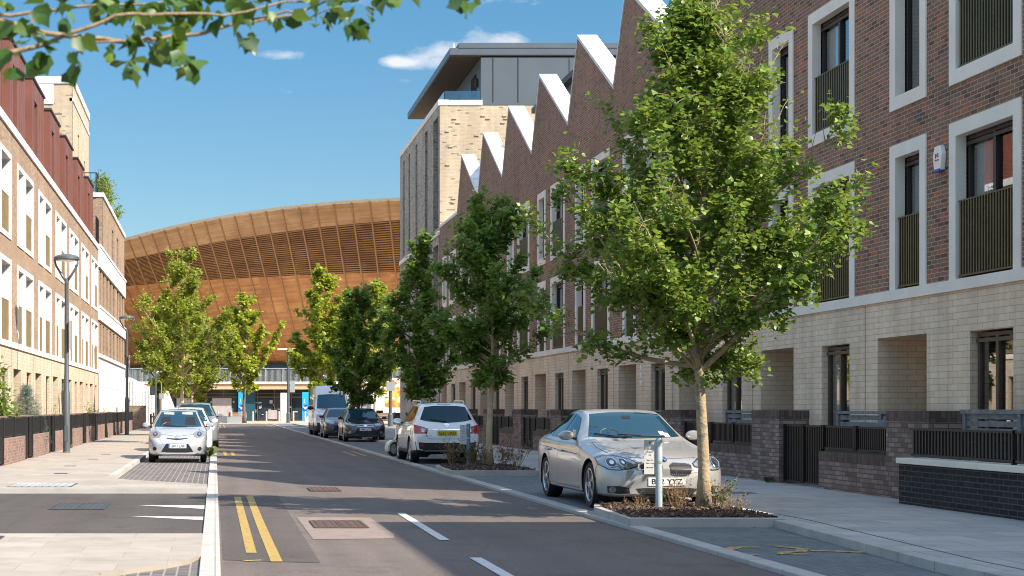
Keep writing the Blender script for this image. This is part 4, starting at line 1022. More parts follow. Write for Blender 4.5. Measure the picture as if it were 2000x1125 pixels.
# ------------------------------------------------------------------ trees and planting
def leaf_mesh(name, P, D, size, m, parent, rng, shape='maple', flat=.55):
    """P: n x 3 leaf bases, D: n x 3 growth directions. One mesh of small folded leaves"""
    n = len(P); P = np.asarray(P); D = np.asarray(D)
    if shape == 'maple': base = np.array([(0, 0, 0), (-.44, .16, .10), (-.52, .58, .16), (-.24, .74, .05), (0, 1.08, -.10), (.24, .74, .05), (.52, .58, .16), (.44, .16, .10)]); faces = [(0, 7, 6, 5), (0, 5, 4, 3), (0, 3, 2, 1)]
    elif shape == 'needle': base = np.array([(-.04, 0, 0), (.04, 0, 0), (.02, 1, .02), (-.02, 1, .02)]); faces = [(0, 1, 2, 3)]
    else: base = np.array([(0, 0, 0), (.34, .42, .12), (0, 1.0, -.04), (-.34, .42, .12)]); faces = [(0, 1, 2), (0, 2, 3)]
    up = rng.normal(0, flat, (n, 3)); up[:, 2] += 1.0; up /= np.linalg.norm(up, axis=1, keepdims=True)
    d = D + rng.normal(0, .55, (n, 3)); d[:, 2] -= .15; d -= up * np.sum(d * up, axis=1, keepdims=True); d /= np.linalg.norm(d, axis=1, keepdims=True) + 1e-9
    s = np.cross(d, up); sz = size * rng.uniform(.5, 1.4, (n, 1, 1))
    V = P[:, None, :] + sz * (base[None, :, 0, None] * s[:, None, :] + base[None, :, 1, None] * d[:, None, :] + base[None, :, 2, None] * up[:, None, :])
    nb = len(base); V = V.reshape(-1, 3)
    me = bpy.data.meshes.new(name); me.vertices.add(len(V)); me.vertices.foreach_set('co', V.ravel())
    lt = np.array([len(f) for f in faces]); loops = np.concatenate([np.array(f) for f in faces])
    L_ = (np.arange(n)[:, None] * nb + loops[None, :]).ravel(); tot = np.tile(lt, n)
    me.loops.add(len(L_)); me.loops.foreach_set('vertex_index', L_); me.polygons.add(len(tot))
    me.polygons.foreach_set('loop_start', np.concatenate([[0], np.cumsum(tot)[:-1]])); me.polygons.foreach_set('loop_total', tot)
    me.materials.append(M[m]); me.update(calc_edges=True); me.validate()
    o = bpy.data.objects.new(name, me); COL.objects.link(o)
    if parent: o.parent = parent
    return o
def tree(name, lab, x, y, z0, env, trunk_h, r0, n_limb, n_leaf, size, lm, bm, seed, cat='tree', lean=(0, 0), twig_spread=.30, elev=(.5, 1.15), group=None, shoots=.5, flat=.55, clump=-1.0):
    """env: (height, radius) outline of the crown"""
    rng = np.random.default_rng(seed); t = thing(name, lab, cat, (x, y, z0), 0, group)
    H = env[-1][0]; ez = [e[0] for e in env]; er = [e[1] for e in env]
    R_ = lambda z: float(np.interp(z, ez, er))
    tb = MB()
    def trunk_at(z):
        q = z / H; return np.array([lean[0] * q + .05 * math.sin(z * 1.3 + seed), lean[1] * q + .05 * math.cos(z * 1.1 + seed), z])
    zs = np.linspace(0, H * .94, 16)
    rad = [r0 * (1.45 if z == 0 else 1.0) * (1 - .25 * min(1, z / trunk_h)) * (1 if z <= trunk_h else max(.06, (1 - (z - trunk_h) / (H - trunk_h)) ** 1.2)) for z in zs]
    tb.tube([trunk_at(z) for z in zs], rad, 12)
    P, D = [], []
    zl = trunk_h * .93 + (H * .90 - trunk_h * .93) * (np.arange(n_limb) / n_limb) ** 1.55
    for k in range(n_limb):
        z = zl[k]; az = k * 2.399963 + rng.normal(0, .35); hq = (z - trunk_h) / (H - trunk_h)
        el = rng.uniform(*elev) + .15 * hq
        # find length so that the tip meets the outline
        low = max(0.0, 1 - hq * 2.2); el = el * (1 - low) + rng.uniform(.10, .75) * low if elev[0] < .6 else el
        st = trunk_at(z); dirv = np.array([math.cos(az) * math.cos(el), math.sin(az) * math.cos(el), math.sin(el)])
        Lm = .3
        while Lm < H:
            p = st + dirv * Lm + np.array([0, 0, .10 * Lm * Lm])
            if math.hypot(p[0] - st[0], p[1] - st[1]) > R_(min(p[2], H)) or p[2] > H: break
            Lm += .08
        Lm *= rng.choice([rng.uniform(.5, .8), rng.uniform(.8, 1.0), rng.uniform(1.0, 1.22)], p=[.35, .4, .25])
        ns = 8; pts = []
        wob = rng.normal(0, .05, 3)
        for q in np.linspace(0, 1, ns):
            p = st + dirv * Lm * q + np.array([0, 0, .10 * (Lm * q) ** 2]) + wob * math.sin(q * 3.1) * Lm; pts.append(p)
        lr = max(.010, r0 * .42 * (Lm / max(er)) * (1 - .5 * hq)); tb.tube(pts, [max(.005, lr * (1 - q) ** .9) for q in np.linspace(0, 1, ns)], 6, False)
        nt_ = int(5 + Lm * 5.5)
        for j in range(nt_):
            q = rng.uniform(.16, 1.0) ** .8; i0 = min(ns - 2, int(q * (ns - 1))); fr = q * (ns - 1) - i0; bp = pts[i0] * (1 - fr) + pts[i0 + 1] * fr
            ld = pts[i0 + 1] - pts[i0]; ld /= np.linalg.norm(ld)
            td = ld * .6 + rng.normal(0, .6, 3) + np.array([0, 0, shoots - .6 * max(0.0, .25 - hq) / .25]); td /= np.linalg.norm(td)
            tl = rng.uniform(.5, 1.35) * twig_spread * (1.15 - .45 * q) * max(1, max(er) * .55)
            e = bp + td * tl + np.array([0, 0, .06 * tl])
            tb.tube([bp, (bp + e) / 2 + rng.normal(0, .02, 3), e], [max(.006, lr * .28), .005, .003], 4, False)
            nl = max(3, int(tl * 26))
            for s in np.linspace(.12, 1.03, nl):
                P.append(bp + (e - bp) * s + rng.normal(0, .035, 3)); D.append(td)
        for s in np.linspace(.35, 1.02, max(4, int(Lm * 12))):       # leaves along the limb itself
            i0 = min(ns - 2, int(s * (ns - 1))); fr = s * (ns - 1) - i0
            P.append(pts[i0] * (1 - fr) + pts[i0 + 1] * fr + rng.normal(0, .05, 3)); D.append(dirv)
    P = np.array(P); D = np.array(D); wl = .62 * max(1, max(er) / 2); fld = np.zeros(len(P))
    for q in range(7):
        kv = rng.normal(0, 1, 3); kv *= 2 * math.pi / (wl * rng.uniform(.8, 2.0)) / np.linalg.norm(kv); fld += np.sin(P @ kv + rng.uniform(0, 6.28))
    keep = fld > clump + rng.normal(0, .5, len(P)); P, D = P[keep], D[keep]; m0 = len(P)
    if m0 > n_leaf: sel = rng.choice(m0, n_leaf, replace=False); P, D = P[sel], D[sel]
    else:
        ex = rng.choice(m0, n_leaf - m0); P = np.vstack([P, P[ex] + rng.normal(0, .07 * max(1, max(er) / 2), (len(ex), 3))]); D = np.vstack([D, D[ex]])
    tb.build('trunk', bm, t, True)
    leaf_mesh('crown', P, D, size, lm, t, rng, flat=flat)
    return t
ENV1 = [(2.0, .5), (2.2, 1.5), (2.5, 1.95), (3.1, 2.05), (3.8, 2.1), (4.4, 1.8), (5.0, 1.35), (5.7, .95), (6.4, .68), (7.0, .45), (7.5, .25)]
tree('street_tree', 'large leafy street tree in the near bark bed before the silver saloon', 6.55, 20.95, .12, ENV1, 1.95, .084, 92, 42000, .068, 'leaf_near', 'bark', 77, clump=-1.0, lean=(.06, 0), group='street trees along the right kerb')
def env(H, r, base): return [(base, r * .25), (base + (H - base) * .10, r * .75), (base + (H - base) * .28, r), (base + (H - base) * .45, r * .95), (base + (H - base) * .65, r * .62), (base + (H - base) * .85, r * .30), (H, r * .12)]
tree('street_tree', 'dark green street tree in the second bark bed behind the white crossover', 6.5, 36.5, .12, env(6.6, 1.5, 2.35), 2.2, .08, 56, 19000, .085, 'leaf_dark', 'bark_pale', 23, group='street trees along the right kerb')
tree('street_tree', 'dark slender street tree by the buff corner block, third along the right kerb', 6.85, 52.5, .05, env(7.6, 1.4, 2.1), 2.0, .08, 48, 13500, .11, 'leaf_dark', 'bark_dark', 37, group='street trees along the right kerb')
tree('street_tree', 'dark spreading street tree behind the black hatchback, fourth along the right kerb', 6.75, 72.5, .05, env(7.4, 1.85, 2.0), 1.9, .09, 50, 14000, .13, 'leaf_dark', 'bark_dark', 41, group='street trees along the right kerb')
tree('street_tree', 'sunlit yellow-green tree beyond the white van', 8.1, 117, .05, env(12.4, 3.0, 3), 2.8, .13, 56, 15000, .22, 'leaf_lime', 'bark_pale', 43, group='sunlit trees at the street end')
tree('street_tree', 'olive green tree leaning beside the corner block at the street end', 12.4, 120, .05, env(11.5, 2.8, 3), 2.8, .13, 46, 11000, .22, 'leaf_olive', 'bark_pale', 47, group='sunlit trees at the street end')
tree('street_tree', 'open yellow-green tree on the plaza in front of the left blue pylon', 2.78, 147.3, .09, env(12.6, 3.6, 3.4), 3.2, .17, 40, 7500, .30, 'leaf_lime', 'bark_dark', 53, group='sunlit trees at the street end')
tree('street_tree', 'tall leafy tree with pale trunk behind the silver hatchback, nearest on the left', -1.28, 62.5, .05, env(8.1, 2.0, 2.5), 2.6, .09, 56, 17000, .092, 'leaf_olive', 'bark_pale', 59, group='street trees along the left kerb')
tree('street_tree', 'round-headed tree with pale trunk, second along the left kerb', -1.2, 79, .05, env(7.0, 2.2, 2.3), 2.3, .09, 52, 13000, .105, 'leaf_olive', 'bark_pale', 61, group='street trees along the left kerb')
tree('street_tree', 'pale trunked tree, third along the left kerb', -1.2, 97, .05, env(7.5, 1.9, 2.2), 2.0, .09, 34, 8000, .13, 'leaf_lime', 'bark_pale', 67, group='street trees along the left kerb')
tree('street_tree', 'sunlit yellow-green tree with dark trunk by the white fin wall', -4.1, 117, .05, env(10.5, 2.3, 3.0), 2.8, .17, 36, 9000, .17, 'leaf_lime', 'bark_dark', 71, group='sunlit trees at the street end')

# the tree whose low branch hangs into the top left corner; its trunk stands outside the frame
def overhang():
    rng = np.random.default_rng(5)
    t = thing('overhanging_tree', 'tree reaching a leafy branch across the top left corner of the sky', 'tree', (-2.6, 6.2, .05))
    def W(px, py, Y): return np.array([(px - 420) * Y / 3030 + 2.6, Y - 6.2, 1.5 + (797 - py) * Y / 3030 - .05])
    tb = MB(); tb.tube([(0, 0, 0), (.03, 0, 1.5), (0, .02, 3.0), (-.03, 0, 4.6)], [.13, .10, .085, .04], 10)
    brs = [([W(-420, -30, 6.4), W(-200, 20, 6.4), W(0, 38, 6.45), W(90, 65, 6.5), W(180, 75, 6.5), W(260, 80, 6.55), W(340, 72, 6.6), W(400, 63, 6.6), W(460, 47, 6.65), W(520, 35, 6.7), W(580, 28, 6.7), W(640, 0, 6.75), W(700, -40, 6.8)], .014),
           ([W(-420, 140, 6.2), W(-150, 122, 6.25), W(0, 108, 6.3), W(90, 85, 6.35), W(160, 60, 6.4), W(225, 30, 6.4), W(330, 26, 6.45), W(440, 30, 6.5), W(560, 8, 6.55), W(650, -5, 6.6)], .013),
           ([W(-420, 0, 6.9), W(-100, 20, 6.9), W(20, 30, 6.9), W(150, 12, 6.95), W(300, 6, 7.0), W(420, -10, 7.0)], .012),
           ([W(130, 66, 6.5), W(190, 82, 6.45), W(290, 82, 6.5), W(320, 95, 6.45), W(352, 110, 6.45)], .006), ([W(460, 47, 6.65), W(560, 20, 6.6), W(600, 38, 6.6), W(660, 10, 6.55)], .006)]
    P, D = [], []
    for pts, r in brs:
        f = []
        for a, b_ in zip(pts, pts[1:]): f += [a + (b_ - a) * s for s in (0, .33, .66)]
        f.append(pts[-1]); f = [p + rng.normal(0, .004, 3) for p in f]
        tb.tube(f, [max(.003, r * (1 - .75 * i / len(f))) for i in range(len(f))], 7)
        tb.tube([(0, 0, pts[0][2] - .6) if r > .01 else f[0], f[0]], [r * 1.6, r], 7, False) if r > .01 else None
    spots = [(20, 120, 6.3), (35, 150, 6.3), (60, 145, 6.3), (88, 105, 6.3), (85, 118, 6.32), (140, 120, 6.35), (150, 138, 6.35), (60, 75, 6.4), (40, 90, 6.4), (85, 30, 6.2), (130, 40, 6.25), (120, 20, 6.3), (60, 15, 6.4), (20, 20, 6.5), (150, 12, 6.3), (215, 110, 6.4), (225, 125, 6.4), (250, 100, 6.45), (270, 105, 6.45), (245, 150, 6.4), (250, 135, 6.42), (295, 125, 6.45), (300, 110, 6.5), (262, 75, 6.5), (330, 100, 6.45), (350, 90, 6.5), (368, 130, 6.4), (375, 145, 6.4), (352, 120, 6.42), (415, 35, 6.6), (425, 45, 6.55), (455, 30, 6.6), (470, 30, 6.6), (475, 85, 6.5), (480, 100, 6.5), (505, 25, 6.6), (520, 35, 6.55), (550, 50, 6.55), (560, 60, 6.55), (635, 40, 6.6), (625, 50, 6.6), (655, 45, 6.55), (665, 60, 6.55), (690, 35, 6.6), (700, 55, 6.6), (705, 70, 6.6), (715, 30, 6.65), (740, 10, 6.7), (760, 8, 6.7), (800, 3, 6.75), (910, 5, 6.8), (912, 20, 6.8), (330, 45, 6.6), (345, 50, 6.6), (360, 55, 6.6), (320, 30, 6.6), (290, 40, 6.6), (300, 20, 6.7), (250, 18, 6.7), (270, 10, 6.7), (380, 20, 6.7), (390, 10, 6.7), (410, 0, 6.7), (435, 5, 6.7), (460, 5, 6.7), (500, 8, 6.7), (200, 15, 6.7), (180, 25, 6.7), (230, 5, 6.7), (545, 12, 6.6), (600, 18, 6.6), (650, 10, 6.7), (680, 5, 6.7), (240, 30, 6.7), (340, 10, 6.8), (365, 5, 6.8), (100, 5, 6.8), (-40, 60, 6.5), (-60, 100, 6.4), (-20, 5, 6.5), (10, 55, 6.5), (305, 90, 6.5), (205, 40, 6.6), (275, 45, 6.7), (160, 90, 6.3), (30, 60, 6.4)]
    for px, py, Y in spots:
        for q in range(3):
            P.append(W(px + rng.normal(0, 8), py - 16 + rng.normal(0, 7), Y + rng.normal(0, .06))); D.append(np.array([rng.normal(.1, .5), rng.normal(-.2, .3), -.9]))
    for q in range(1500):                       # the crown above and left of the frame
        a = rng.normal(0, 1, 3); P.append(np.array([-.35, -.1, 4.3]) + a * np.array([.45, .7, .6])); D.append(np.array([0, 0, -.6]) + a * .3)
    tb.build('trunk', 'bark_branch', t, True)
    big = leaf_mesh('crown', P, D, .073, 'leaf_branch', t, rng, flat=1.3)
overhang()

# bark-mulched planters with dry shrubs
def planter(lab, x, pts, seed, n):
    rng = np.random.default_rng(seed); t = thing('tree_planter', lab, 'planter', (0, 0, 0), 0, 'kerbed bark beds on the right')
    b = MB(); c = np.mean(pts, axis=0); ins = [c + (np.array(p) - c) * (1 - .11 / np.linalg.norm(np.array(p) - c) * 1.25) for p in pts]
    m = len(pts)
    for k in range(m):
        q = (k + 1) % m; b.prism([tuple(pts[k]), tuple(pts[q]), tuple(ins[q]), tuple(ins[k])], 2, -.01, .145)
    b.build('kerb_edge', 'kerb_r', t, bevel=.01)
    b = MB(); g = []
    b.prism([tuple(p) for p in ins], 2, 0, .11); b.build('soil', 'earth', t)
    ins = np.array(ins)
    def inside(p):
        s = False
        for k in range(m):
            a, c_ = ins[k], ins[(k + 1) % m]
            if (a[1] > p[1]) != (c_[1] > p[1]) and p[0] < (c_[0] - a[0]) * (p[1] - a[1]) / (c_[1] - a[1]) + a[0]: s = not s
        return s
    lo, hi = ins.min(0), ins.max(0); b = MB(); cnt = 0
    while cnt < n:
        p = rng.uniform(lo, hi)
        if not inside(p): continue
        cnt += 1; d = rng.normal(0, 1, 3); d[2] *= .45; d /= np.linalg.norm(d); s = np.cross(d, rng.normal(0, 1, 3)); s /= np.linalg.norm(s)
        L_, w = rng.uniform(.02, .055), rng.uniform(.008, .018); h = .115 + rng.uniform(0, .05); tan = int(rng.uniform() < .13); cc = np.array([p[0], p[1], h]); u = np.cross(d, s) * .005
        i = len(b.v); b.v += [tuple(cc + sx * d * L_ + sy * s * w + sz * u) for sx in (-1, 1) for sy in (-1, 1) for sz in (-1, 1)]
        for f in ((0, 1, 3, 2), (4, 6, 7, 5), (0, 4, 5, 1), (2, 3, 7, 6), (0, 2, 6, 4), (1, 5, 7, 3)): b.f.append(tuple(i + k for k in f)); b.mi.append(tan)
    o = b.build('bark_mulch', [plain('bark_chips', (.075, .042, .028), .85, var=.55, scale=35), plain('pale_bark_chips', (.26, .17, .10), .85, var=.4, scale=35)], t); o['kind'] = 'stuff'
    return t
planter('near kerbed bark bed with tree and sign post before the silver saloon', 5.9, [(5.10, 19.1), (7.02, 19.1), (7.06, 21.95), (5.36, 21.95), (5.20, 21.3)], 1, 4200)
planter('second kerbed bark bed with shrubs behind the white crossover', 5.9, [(5.12, 33.6), (7.05, 33.6), (7.10, 37.4), (5.4, 37.4), (5.2, 36.6)], 2, 3000)
def shrub(x, y, z, h, w, n, lab, seed, lm='dryleaf', nl=120, ls=.035, twig='twig', group=None, cat='shrub', thick=.004):
    rng = np.random.default_rng(seed); t = thing('dry_shrub' if lm == 'dryleaf' else 'shrub', lab, cat, (x, y, z), 0, group)
    b = MB(); P, D = [], []
    for k in range(n):
        a = rng.uniform(0, 6.283); rr = rng.uniform(.2, 1) * w; e = np.array([math.cos(a) * rr, math.sin(a) * rr, h * rng.uniform(.55, 1.05)]); s = np.array([math.cos(a) * .03, math.sin(a) * .03, -.02])
        mid = (s + e) / 2 + rng.normal(0, .05 * h, 3); b.tube([s, mid, e], [thick, thick * .7, thick * .4], 4, False)
        for q in range(3):
            u = rng.uniform(.4, .95); bp = s + (e - s) * u; tip = bp + rng.normal(0, .16 * h, 3) + np.array([0, 0, .14 * h]); b.tube([bp, tip], [thick * .5, thick * .3], 3, False)
            for v in np.linspace(.2, 1, max(1, nl // (n * 3))): P.append(bp + (tip - bp) * v + rng.normal(0, .015, 3)); D.append(tip - bp)
    b.build('stems', twig, t)
    if nl: leaf_mesh('leaves', P, D, ls, lm, t, rng, 'oval', flat=1.0)
    return t
g1 = 'dry shrubs in the near bark bed'; g2 = 'dry shrubs in the second bark bed'
shrub(5.62, 20.5, .13, .26, .24, 14, 'sparse dry twigs left of the pale sign post in the near bed', 1, nl=20, group=g1)
shrub(6.22, 21.0, .13, .44, .28, 18, 'straw coloured dry shrub between sign post and trunk in the near bed', 2, nl=70, group=g1, twig='dryleaf')
shrub(6.45, 21.6, .13, .40, .25, 14, 'straw coloured dry shrub behind the near trunk', 3, nl=50, group=g1)
shrub(6.78, 20.6, .13, .40, .12, 12, 'small green weed right of the near trunk', 4, 'greenleaf', 170, .04)
shrub(6.88, 21.3, .13, .40, .30, 18, 'brown twiggy shrub right of the near trunk', 5, nl=60, group=g1)
shrub(6.86, 20.4, .13, .26, .22, 12, 'bare dry twigs at the right end of the near bed', 6, nl=8, group=g1)
for k, (x, y, h, w, c) in enumerate(((5.62, 36.9, .62, .36, 'rust brown shrub left of the blue grey post'), (6.02, 36.2, .55, .36, 'yellow green shrub right of the blue grey post'), (6.33, 36.6, .50, .32, 'brown shrub left of the second trunk'), (6.75, 36.3, .48, .3, 'thin tan shrub right of the second trunk'), (7.0, 35.9, .60, .42, 'wide tan shrub at the right end of the second bed'))):
    shrub(x, y, .13, h, w, 22, c, 20 + k, 'greenleaf' if k == 1 else 'dryleaf', 320, .05, group=g2)
# left front gardens
def bush(x, y, z, h, w, n, lab, seed, lm, ls, cat='shrub'):
    rng = np.random.default_rng(seed); t = thing('garden_shrub', lab, cat, (x, y, z)); b = MB(); P, D = [], []
    for k in range(26):
        a = rng.uniform(0, 6.283); el = rng.uniform(.3, 1.5); l = rng.uniform(.6, 1); e = np.array([math.cos(a) * math.cos(el) * w * l, math.sin(a) * math.cos(el) * w * l, h * (.25 + .75 * math.sin(el) * l)])
        b.tube([(0, 0, 0), e * .5 + rng.normal(0, .04, 3), e], [.012, .008, .004], 5, False)
        for q in range(n // 26): u = rng.uniform(.35, 1.05); P.append(e * u + rng.normal(0, .10 * w + .03, 3)); D.append(e)
    b.build('stems', 'bark_dark', t); leaf_mesh('leaves', P, D, ls, lm, t, rng, 'oval'); return t
bush(-5.85, 41.2, .05, 2.72, .62, 1500, 'tall broad-leaved climber behind the wall at the left edge', 1, 'leaf_near', .13, 'shrub')
bush(-5.75, 49.8, .05, 1.55, .5, 900, 'low bright green shrub behind the near lamp post', 3, 'leaf_near', .07)
bush(-5.7, 54.0, .05, 1.5, .5, 700, 'small green shrub behind the left wall just past the lamp post', 4, 'leaf_near', .07)
bush(-5.75, 73, .05, 1.75, .55, 800, 'dark green shrub behind the left wall further along', 5, 'leaf_dark', .09)
bush(-5.7, 80, .05, 1.6, .6, 800, 'pale green shrub behind the left wall near the second lamp', 6, 'leaf_olive', .09)
bush(-5.6, 104.3, .6, .75, .8, 700, 'shrub growing in the brick planter on the left', 7, 'leaf_near', .1)
def spruce(x, y, h, w):
    rng = np.random.default_rng(9); t = thing('conifer', 'blue-grey young conifer with feathery branches behind the left wall', 'tree', (x, y, .05)); b = MB(); P, D = [], []
    b.tube([(0, 0, 0), (0, 0, h)], [.04, .006], 6)
    for k in range(120):
        z = h * (.12 + .86 * (k / 120)); a = k * 2.4; l = w * (1 - z / h) ** .8 + .05; e = np.array([math.cos(a) * l, math.sin(a) * l, z + l * .22]); s = np.array([0, 0, z]); b.tube([s, e], [.007, .003], 4, False)
        for q in range(60): u = rng.uniform(.15, 1.0); P.append(s + (e - s) * u + rng.normal(0, .03, 3)); D.append(e - s + rng.normal(0, .2, 3))
    b.build('trunk', 'bark_dark', t); leaf_mesh('crown', P, D, .10, 'leaf_spruce', t, rng, 'needle', flat=1.5)
spruce(-5.7, 46.8, 2.15, .85)
# plants on the roof terrace of the banded block
def hang(lab, x, y, z, seed, n, sx, sy, h):
    rng = np.random.default_rng(seed); t = thing('terrace_plant', lab, 'plant', (x, y, z)); b = MB(); P, D = [], []
    for k in range(n):
        s = np.array([rng.uniform(-sx, sx), rng.uniform(-sy, sy), 0]); e = s + np.array([rng.normal(.15, .2), rng.normal(0, .3), h * rng.uniform(.4, 1)]); b.tube([s, (s + e) / 2 + rng.normal(0, .05, 3), e], .012, 4, False)
        for q in range(26): u = rng.uniform(.2, 1.05); P.append(s + (e - s) * u + rng.normal(0, .12, 3)); D.append(np.array([.2, 0, .2]))
    b.build('stems', 'bark_dark', t); leaf_mesh('leaves', P, D, .15, 'leaf_near', t, rng, 'oval')
hang('leafy climber spilling along the roof terrace railing above the banded block', -6.62, 92.0, 13.75, 3, 45, .12, 3.2, 1.5)
hang('green shrub at the corner of the roof terrace railing', -7.6, 88.7, 13.75, 4, 20, .7, .3, 1.3)
hang('trailing plant at the far end of the roof terrace', -6.5, 99.5, 13.75, 6, 16, .1, 2.5, .9)
# ------------------------------------------------------------------ vehicles
def smooth_tab(ys, tab, y, sig):
    """piecewise-linear table smoothed by averaging"""
    off = np.linspace(-1.6, 1.6, 9) * sig; w = np.exp(-.5 * (np.linspace(-1.6, 1.6, 9)) ** 2); w /= w.sum()
    return sum(wi * np.interp(y + o, ys, tab) for wi, o in zip(w, off))
def catmull(pts, m):
    pts = np.array(pts); n = len(pts); out = []
    for i in range(n - 1):
        p0, p1, p2, p3 = pts[max(0, i - 1)], pts[i], pts[i + 1], pts[min(n - 1, i + 2)]
        for t in np.linspace(0, 1, m, endpoint=False):
            out.append(.5 * ((2 * p1) + (-p0 + p2) * t + (2 * p0 - 5 * p1 + 4 * p2 - p3) * t * t + (-p0 + 3 * p1 - 3 * p2 + p3) * t ** 3))
    out.append(pts[-1]); return np.array(out)
class Car:
    def __init__(s, name, label, cat, L, st, axles, wr, pm, loc, rz=0.0, sig=.05, crown=.025, group=None, archr=.055, cladding=None):
        s.L = L; s.t = thing(name, label, cat, loc, rz, group); s.wr = wr; s.axles = axles; s.pm = pm; s.st = st
        A = np.array(st, float); ys = A[:, 0]
        Y = np.concatenate([np.linspace(0, .5, 14, endpoint=False), np.linspace(.5, L - .5, 130, endpoint=False), np.linspace(L - .5, L, 14)])
        rings = []
        for y in Y:
            sg = min(sig, .02 + .25 * min(y, L - y))
            zt, zb, hw, hr, zs = [float(smooth_tab(ys, A[:, k], np.clip(y, 0, L), sg)) for k in range(1, 6)]
            zb = min(zb, zt - .015); c = crown
            P = [(0, zs), (.72 * hw, zs), (.94 * hw, zs + .03), (.985 * hw, zs + .10), (1.0 * hw, zs + (zb - zs) * .45), (.997 * hw, zs + (zb - zs) * .72), (.975 * hw, zb - .035), (.935 * hw, zb + .012)]
            x0, z0 = .935 * hw, zb + .012; x1, z1 = hr, zt - c - .012
            for q in (.25, .5, .75): P.append((x0 + (x1 - x0) * q + .012 * math.sin(q * 3.14), z0 + (z1 - z0) * q + .010 * math.sin(q * 3.14)))
            P += [(hr, zt - c - .012), (hr * .90, zt - c * .75), (hr * .5, zt - c * .25), (0, zt)]
            rings.append(catmull(P, 5))
        b = MB(); n = len(rings[0]); rr = []
        for y, r in zip(Y, rings):
            row = [(x, y - L / 2, z) for x, z in r] + [(-x, y - L / 2, z) for x, z in r[-2:0:-1]]
            rr.append(row)
        m = len(rr[0])
        for row in rr: b.v += row
        for i in range(len(rr) - 1):
            for j in range(m): b.f.append((i * m + j, i * m + (j + 1) % m, (i + 1) * m + (j + 1) % m, (i + 1) * m + j)); b.mi.append(0)
        b.f.append(tuple(range(m))); b.f.append(tuple(range((len(rr) - 1) * m, len(rr) * m))[::-1]); b.mi += [0, 0]
        o = b.build('body', [pm, 'plastic'], s.t, True)
        bm = bmesh.new(); bm.from_mesh(o.data); bmesh.ops.recalc_face_normals(bm, faces=bm.faces); bm.to_mesh(o.data); bm.free()
        me = o.data; bm = bmesh.new(); bm.from_mesh(me); Ra = wr + archr; kill = []
        def ins(v):
            for a in axles:
                if abs(v.co.x) > .42 and math.hypot(v.co.y - (a - L / 2), v.co.z - wr) < Ra: return a
            return None
        tagv = {v: ins(v) for v in bm.verts}
        for f in bm.faces:
            if all(tagv[v] is not None for v in f.verts): kill.append(f)
        bmesh.ops.delete(bm, geom=kill, context='FACES')
        for v in bm.verts:
            a = tagv.get(v)
            if a is not None:
                dy, dz = v.co.y - (a - L / 2), v.co.z - wr; d = math.hypot(dy, dz) or 1
                if dz < .03: v.co.y = a - L / 2 + math.copysign(math.sqrt(max(0, Ra * Ra - dz * dz)), dy)
                else: v.co.y = a - L / 2 + dy * Ra / d; v.co.z = wr + dz * Ra / d
        bm.to_mesh(me); bm.free()
        if cladding:
            for p in me.polygons: p.material_index = 1 if p.center.z < cladding else 0
        for a in axles:
            for sx in (-1, 1):
                ab = MB(); ca = a - L / 2; n = 40; h = s.hw(a)
                for k in range(n):
                    t0, t1 = 2 * math.pi * k / n, 2 * math.pi * (k + 1) / n; q = []
                    for tt in (t0, t1): q.append((ca + Ra * math.cos(tt), wr + Ra * math.sin(tt)))
                    if min(q[0][1], q[1][1]) < .16: continue
                    ab.face([(sx * (h - .015), *q[0]), (sx * (h - .015), *q[1]), (sx * .42, *q[1]), (sx * .42, *q[0])])
                    ab.face([(sx * .44, *q[0]), (sx * .44, *q[1]), (sx * .44, ca, wr)])
                ab.build('wheel_arch', 'plastic', s.t)
        me.polygons.foreach_set('use_smooth', [True] * len(me.polygons)); me.set_sharp_from_angle(angle=R(38))
        s.body = o; bm = bmesh.new(); bm.from_mesh(me); s.bvh = BVHTree.FromBMesh(bm); bm.free()
    def hw(s, y): A = np.array(s.st, float); return float(np.interp(y, A[:, 0], A[:, 3]))
    def hit(s, view, p, off):
        L2 = s.L / 2
        if view in ('L', 'R'):
            sg = -1 if view == 'L' else 1; o_, d = Vector((sg * 3, p[0] - L2, p[1])), Vector((-sg, 0, 0))
        elif view == 'F': o_, d = Vector((p[0], -L2 - 3, p[1])), Vector((0, 1, 0))
        elif view == 'B': o_, d = Vector((p[0], L2 + 3, p[1])), Vector((0, -1, 0))
        else: o_, d = Vector((p[0], p[1] - L2, 4)), Vector((0, 0, -1))
        h = s.bvh.ray_cast(o_, d)
        if h[0] is None: return o_ + d * 3
        nn = h[1]
        if nn.dot(d) > 0: nn = -nn
        return h[0] + nn * off
    def patch(s, nm, view, top, bot, m, off=.006, nu=12, nv=6, parent=None, build=True, mb=None):
        def res(pl, n):
            pl = np.array(pl, float); d = np.concatenate([[0], np.cumsum(np.linalg.norm(np.diff(pl, axis=0), axis=1))]); q = np.linspace(0, d[-1], n + 1)
            return np.stack([np.interp(q, d, pl[:, 0]), np.interp(q, d, pl[:, 1])], 1)
        T, B_ = res(top, nu), res(bot, nu); b = mb or MB(); base = len(b.v)
        for j in range(nv + 1):
            for i in range(nu + 1): b.v.append(tuple(s.hit(view, T[i] + (B_[i] - T[i]) * j / nv, off)))
        for j in range(nv):
            for i in range(nu): k = base + j * (nu + 1) + i; b.f.append((k, k + 1, k + nu + 2, k + nu + 1)); b.mi.append(b.cur)
        if build: return b.build(nm, m, parent or s.t, True)
    def ell(s, nm, view, cx, cz, rx, rz, m, off=.006, parent=None, n=16, nv=4):
        a = np.linspace(math.pi, 0, n + 1); top = [(cx + rx * math.cos(q), cz + rz * math.sin(q)) for q in a]; bot = [(cx + rx * math.cos(q), cz - rz * math.sin(q)) for q in a]
        return s.patch(nm, view, top, bot, m, off, n, nv, parent)
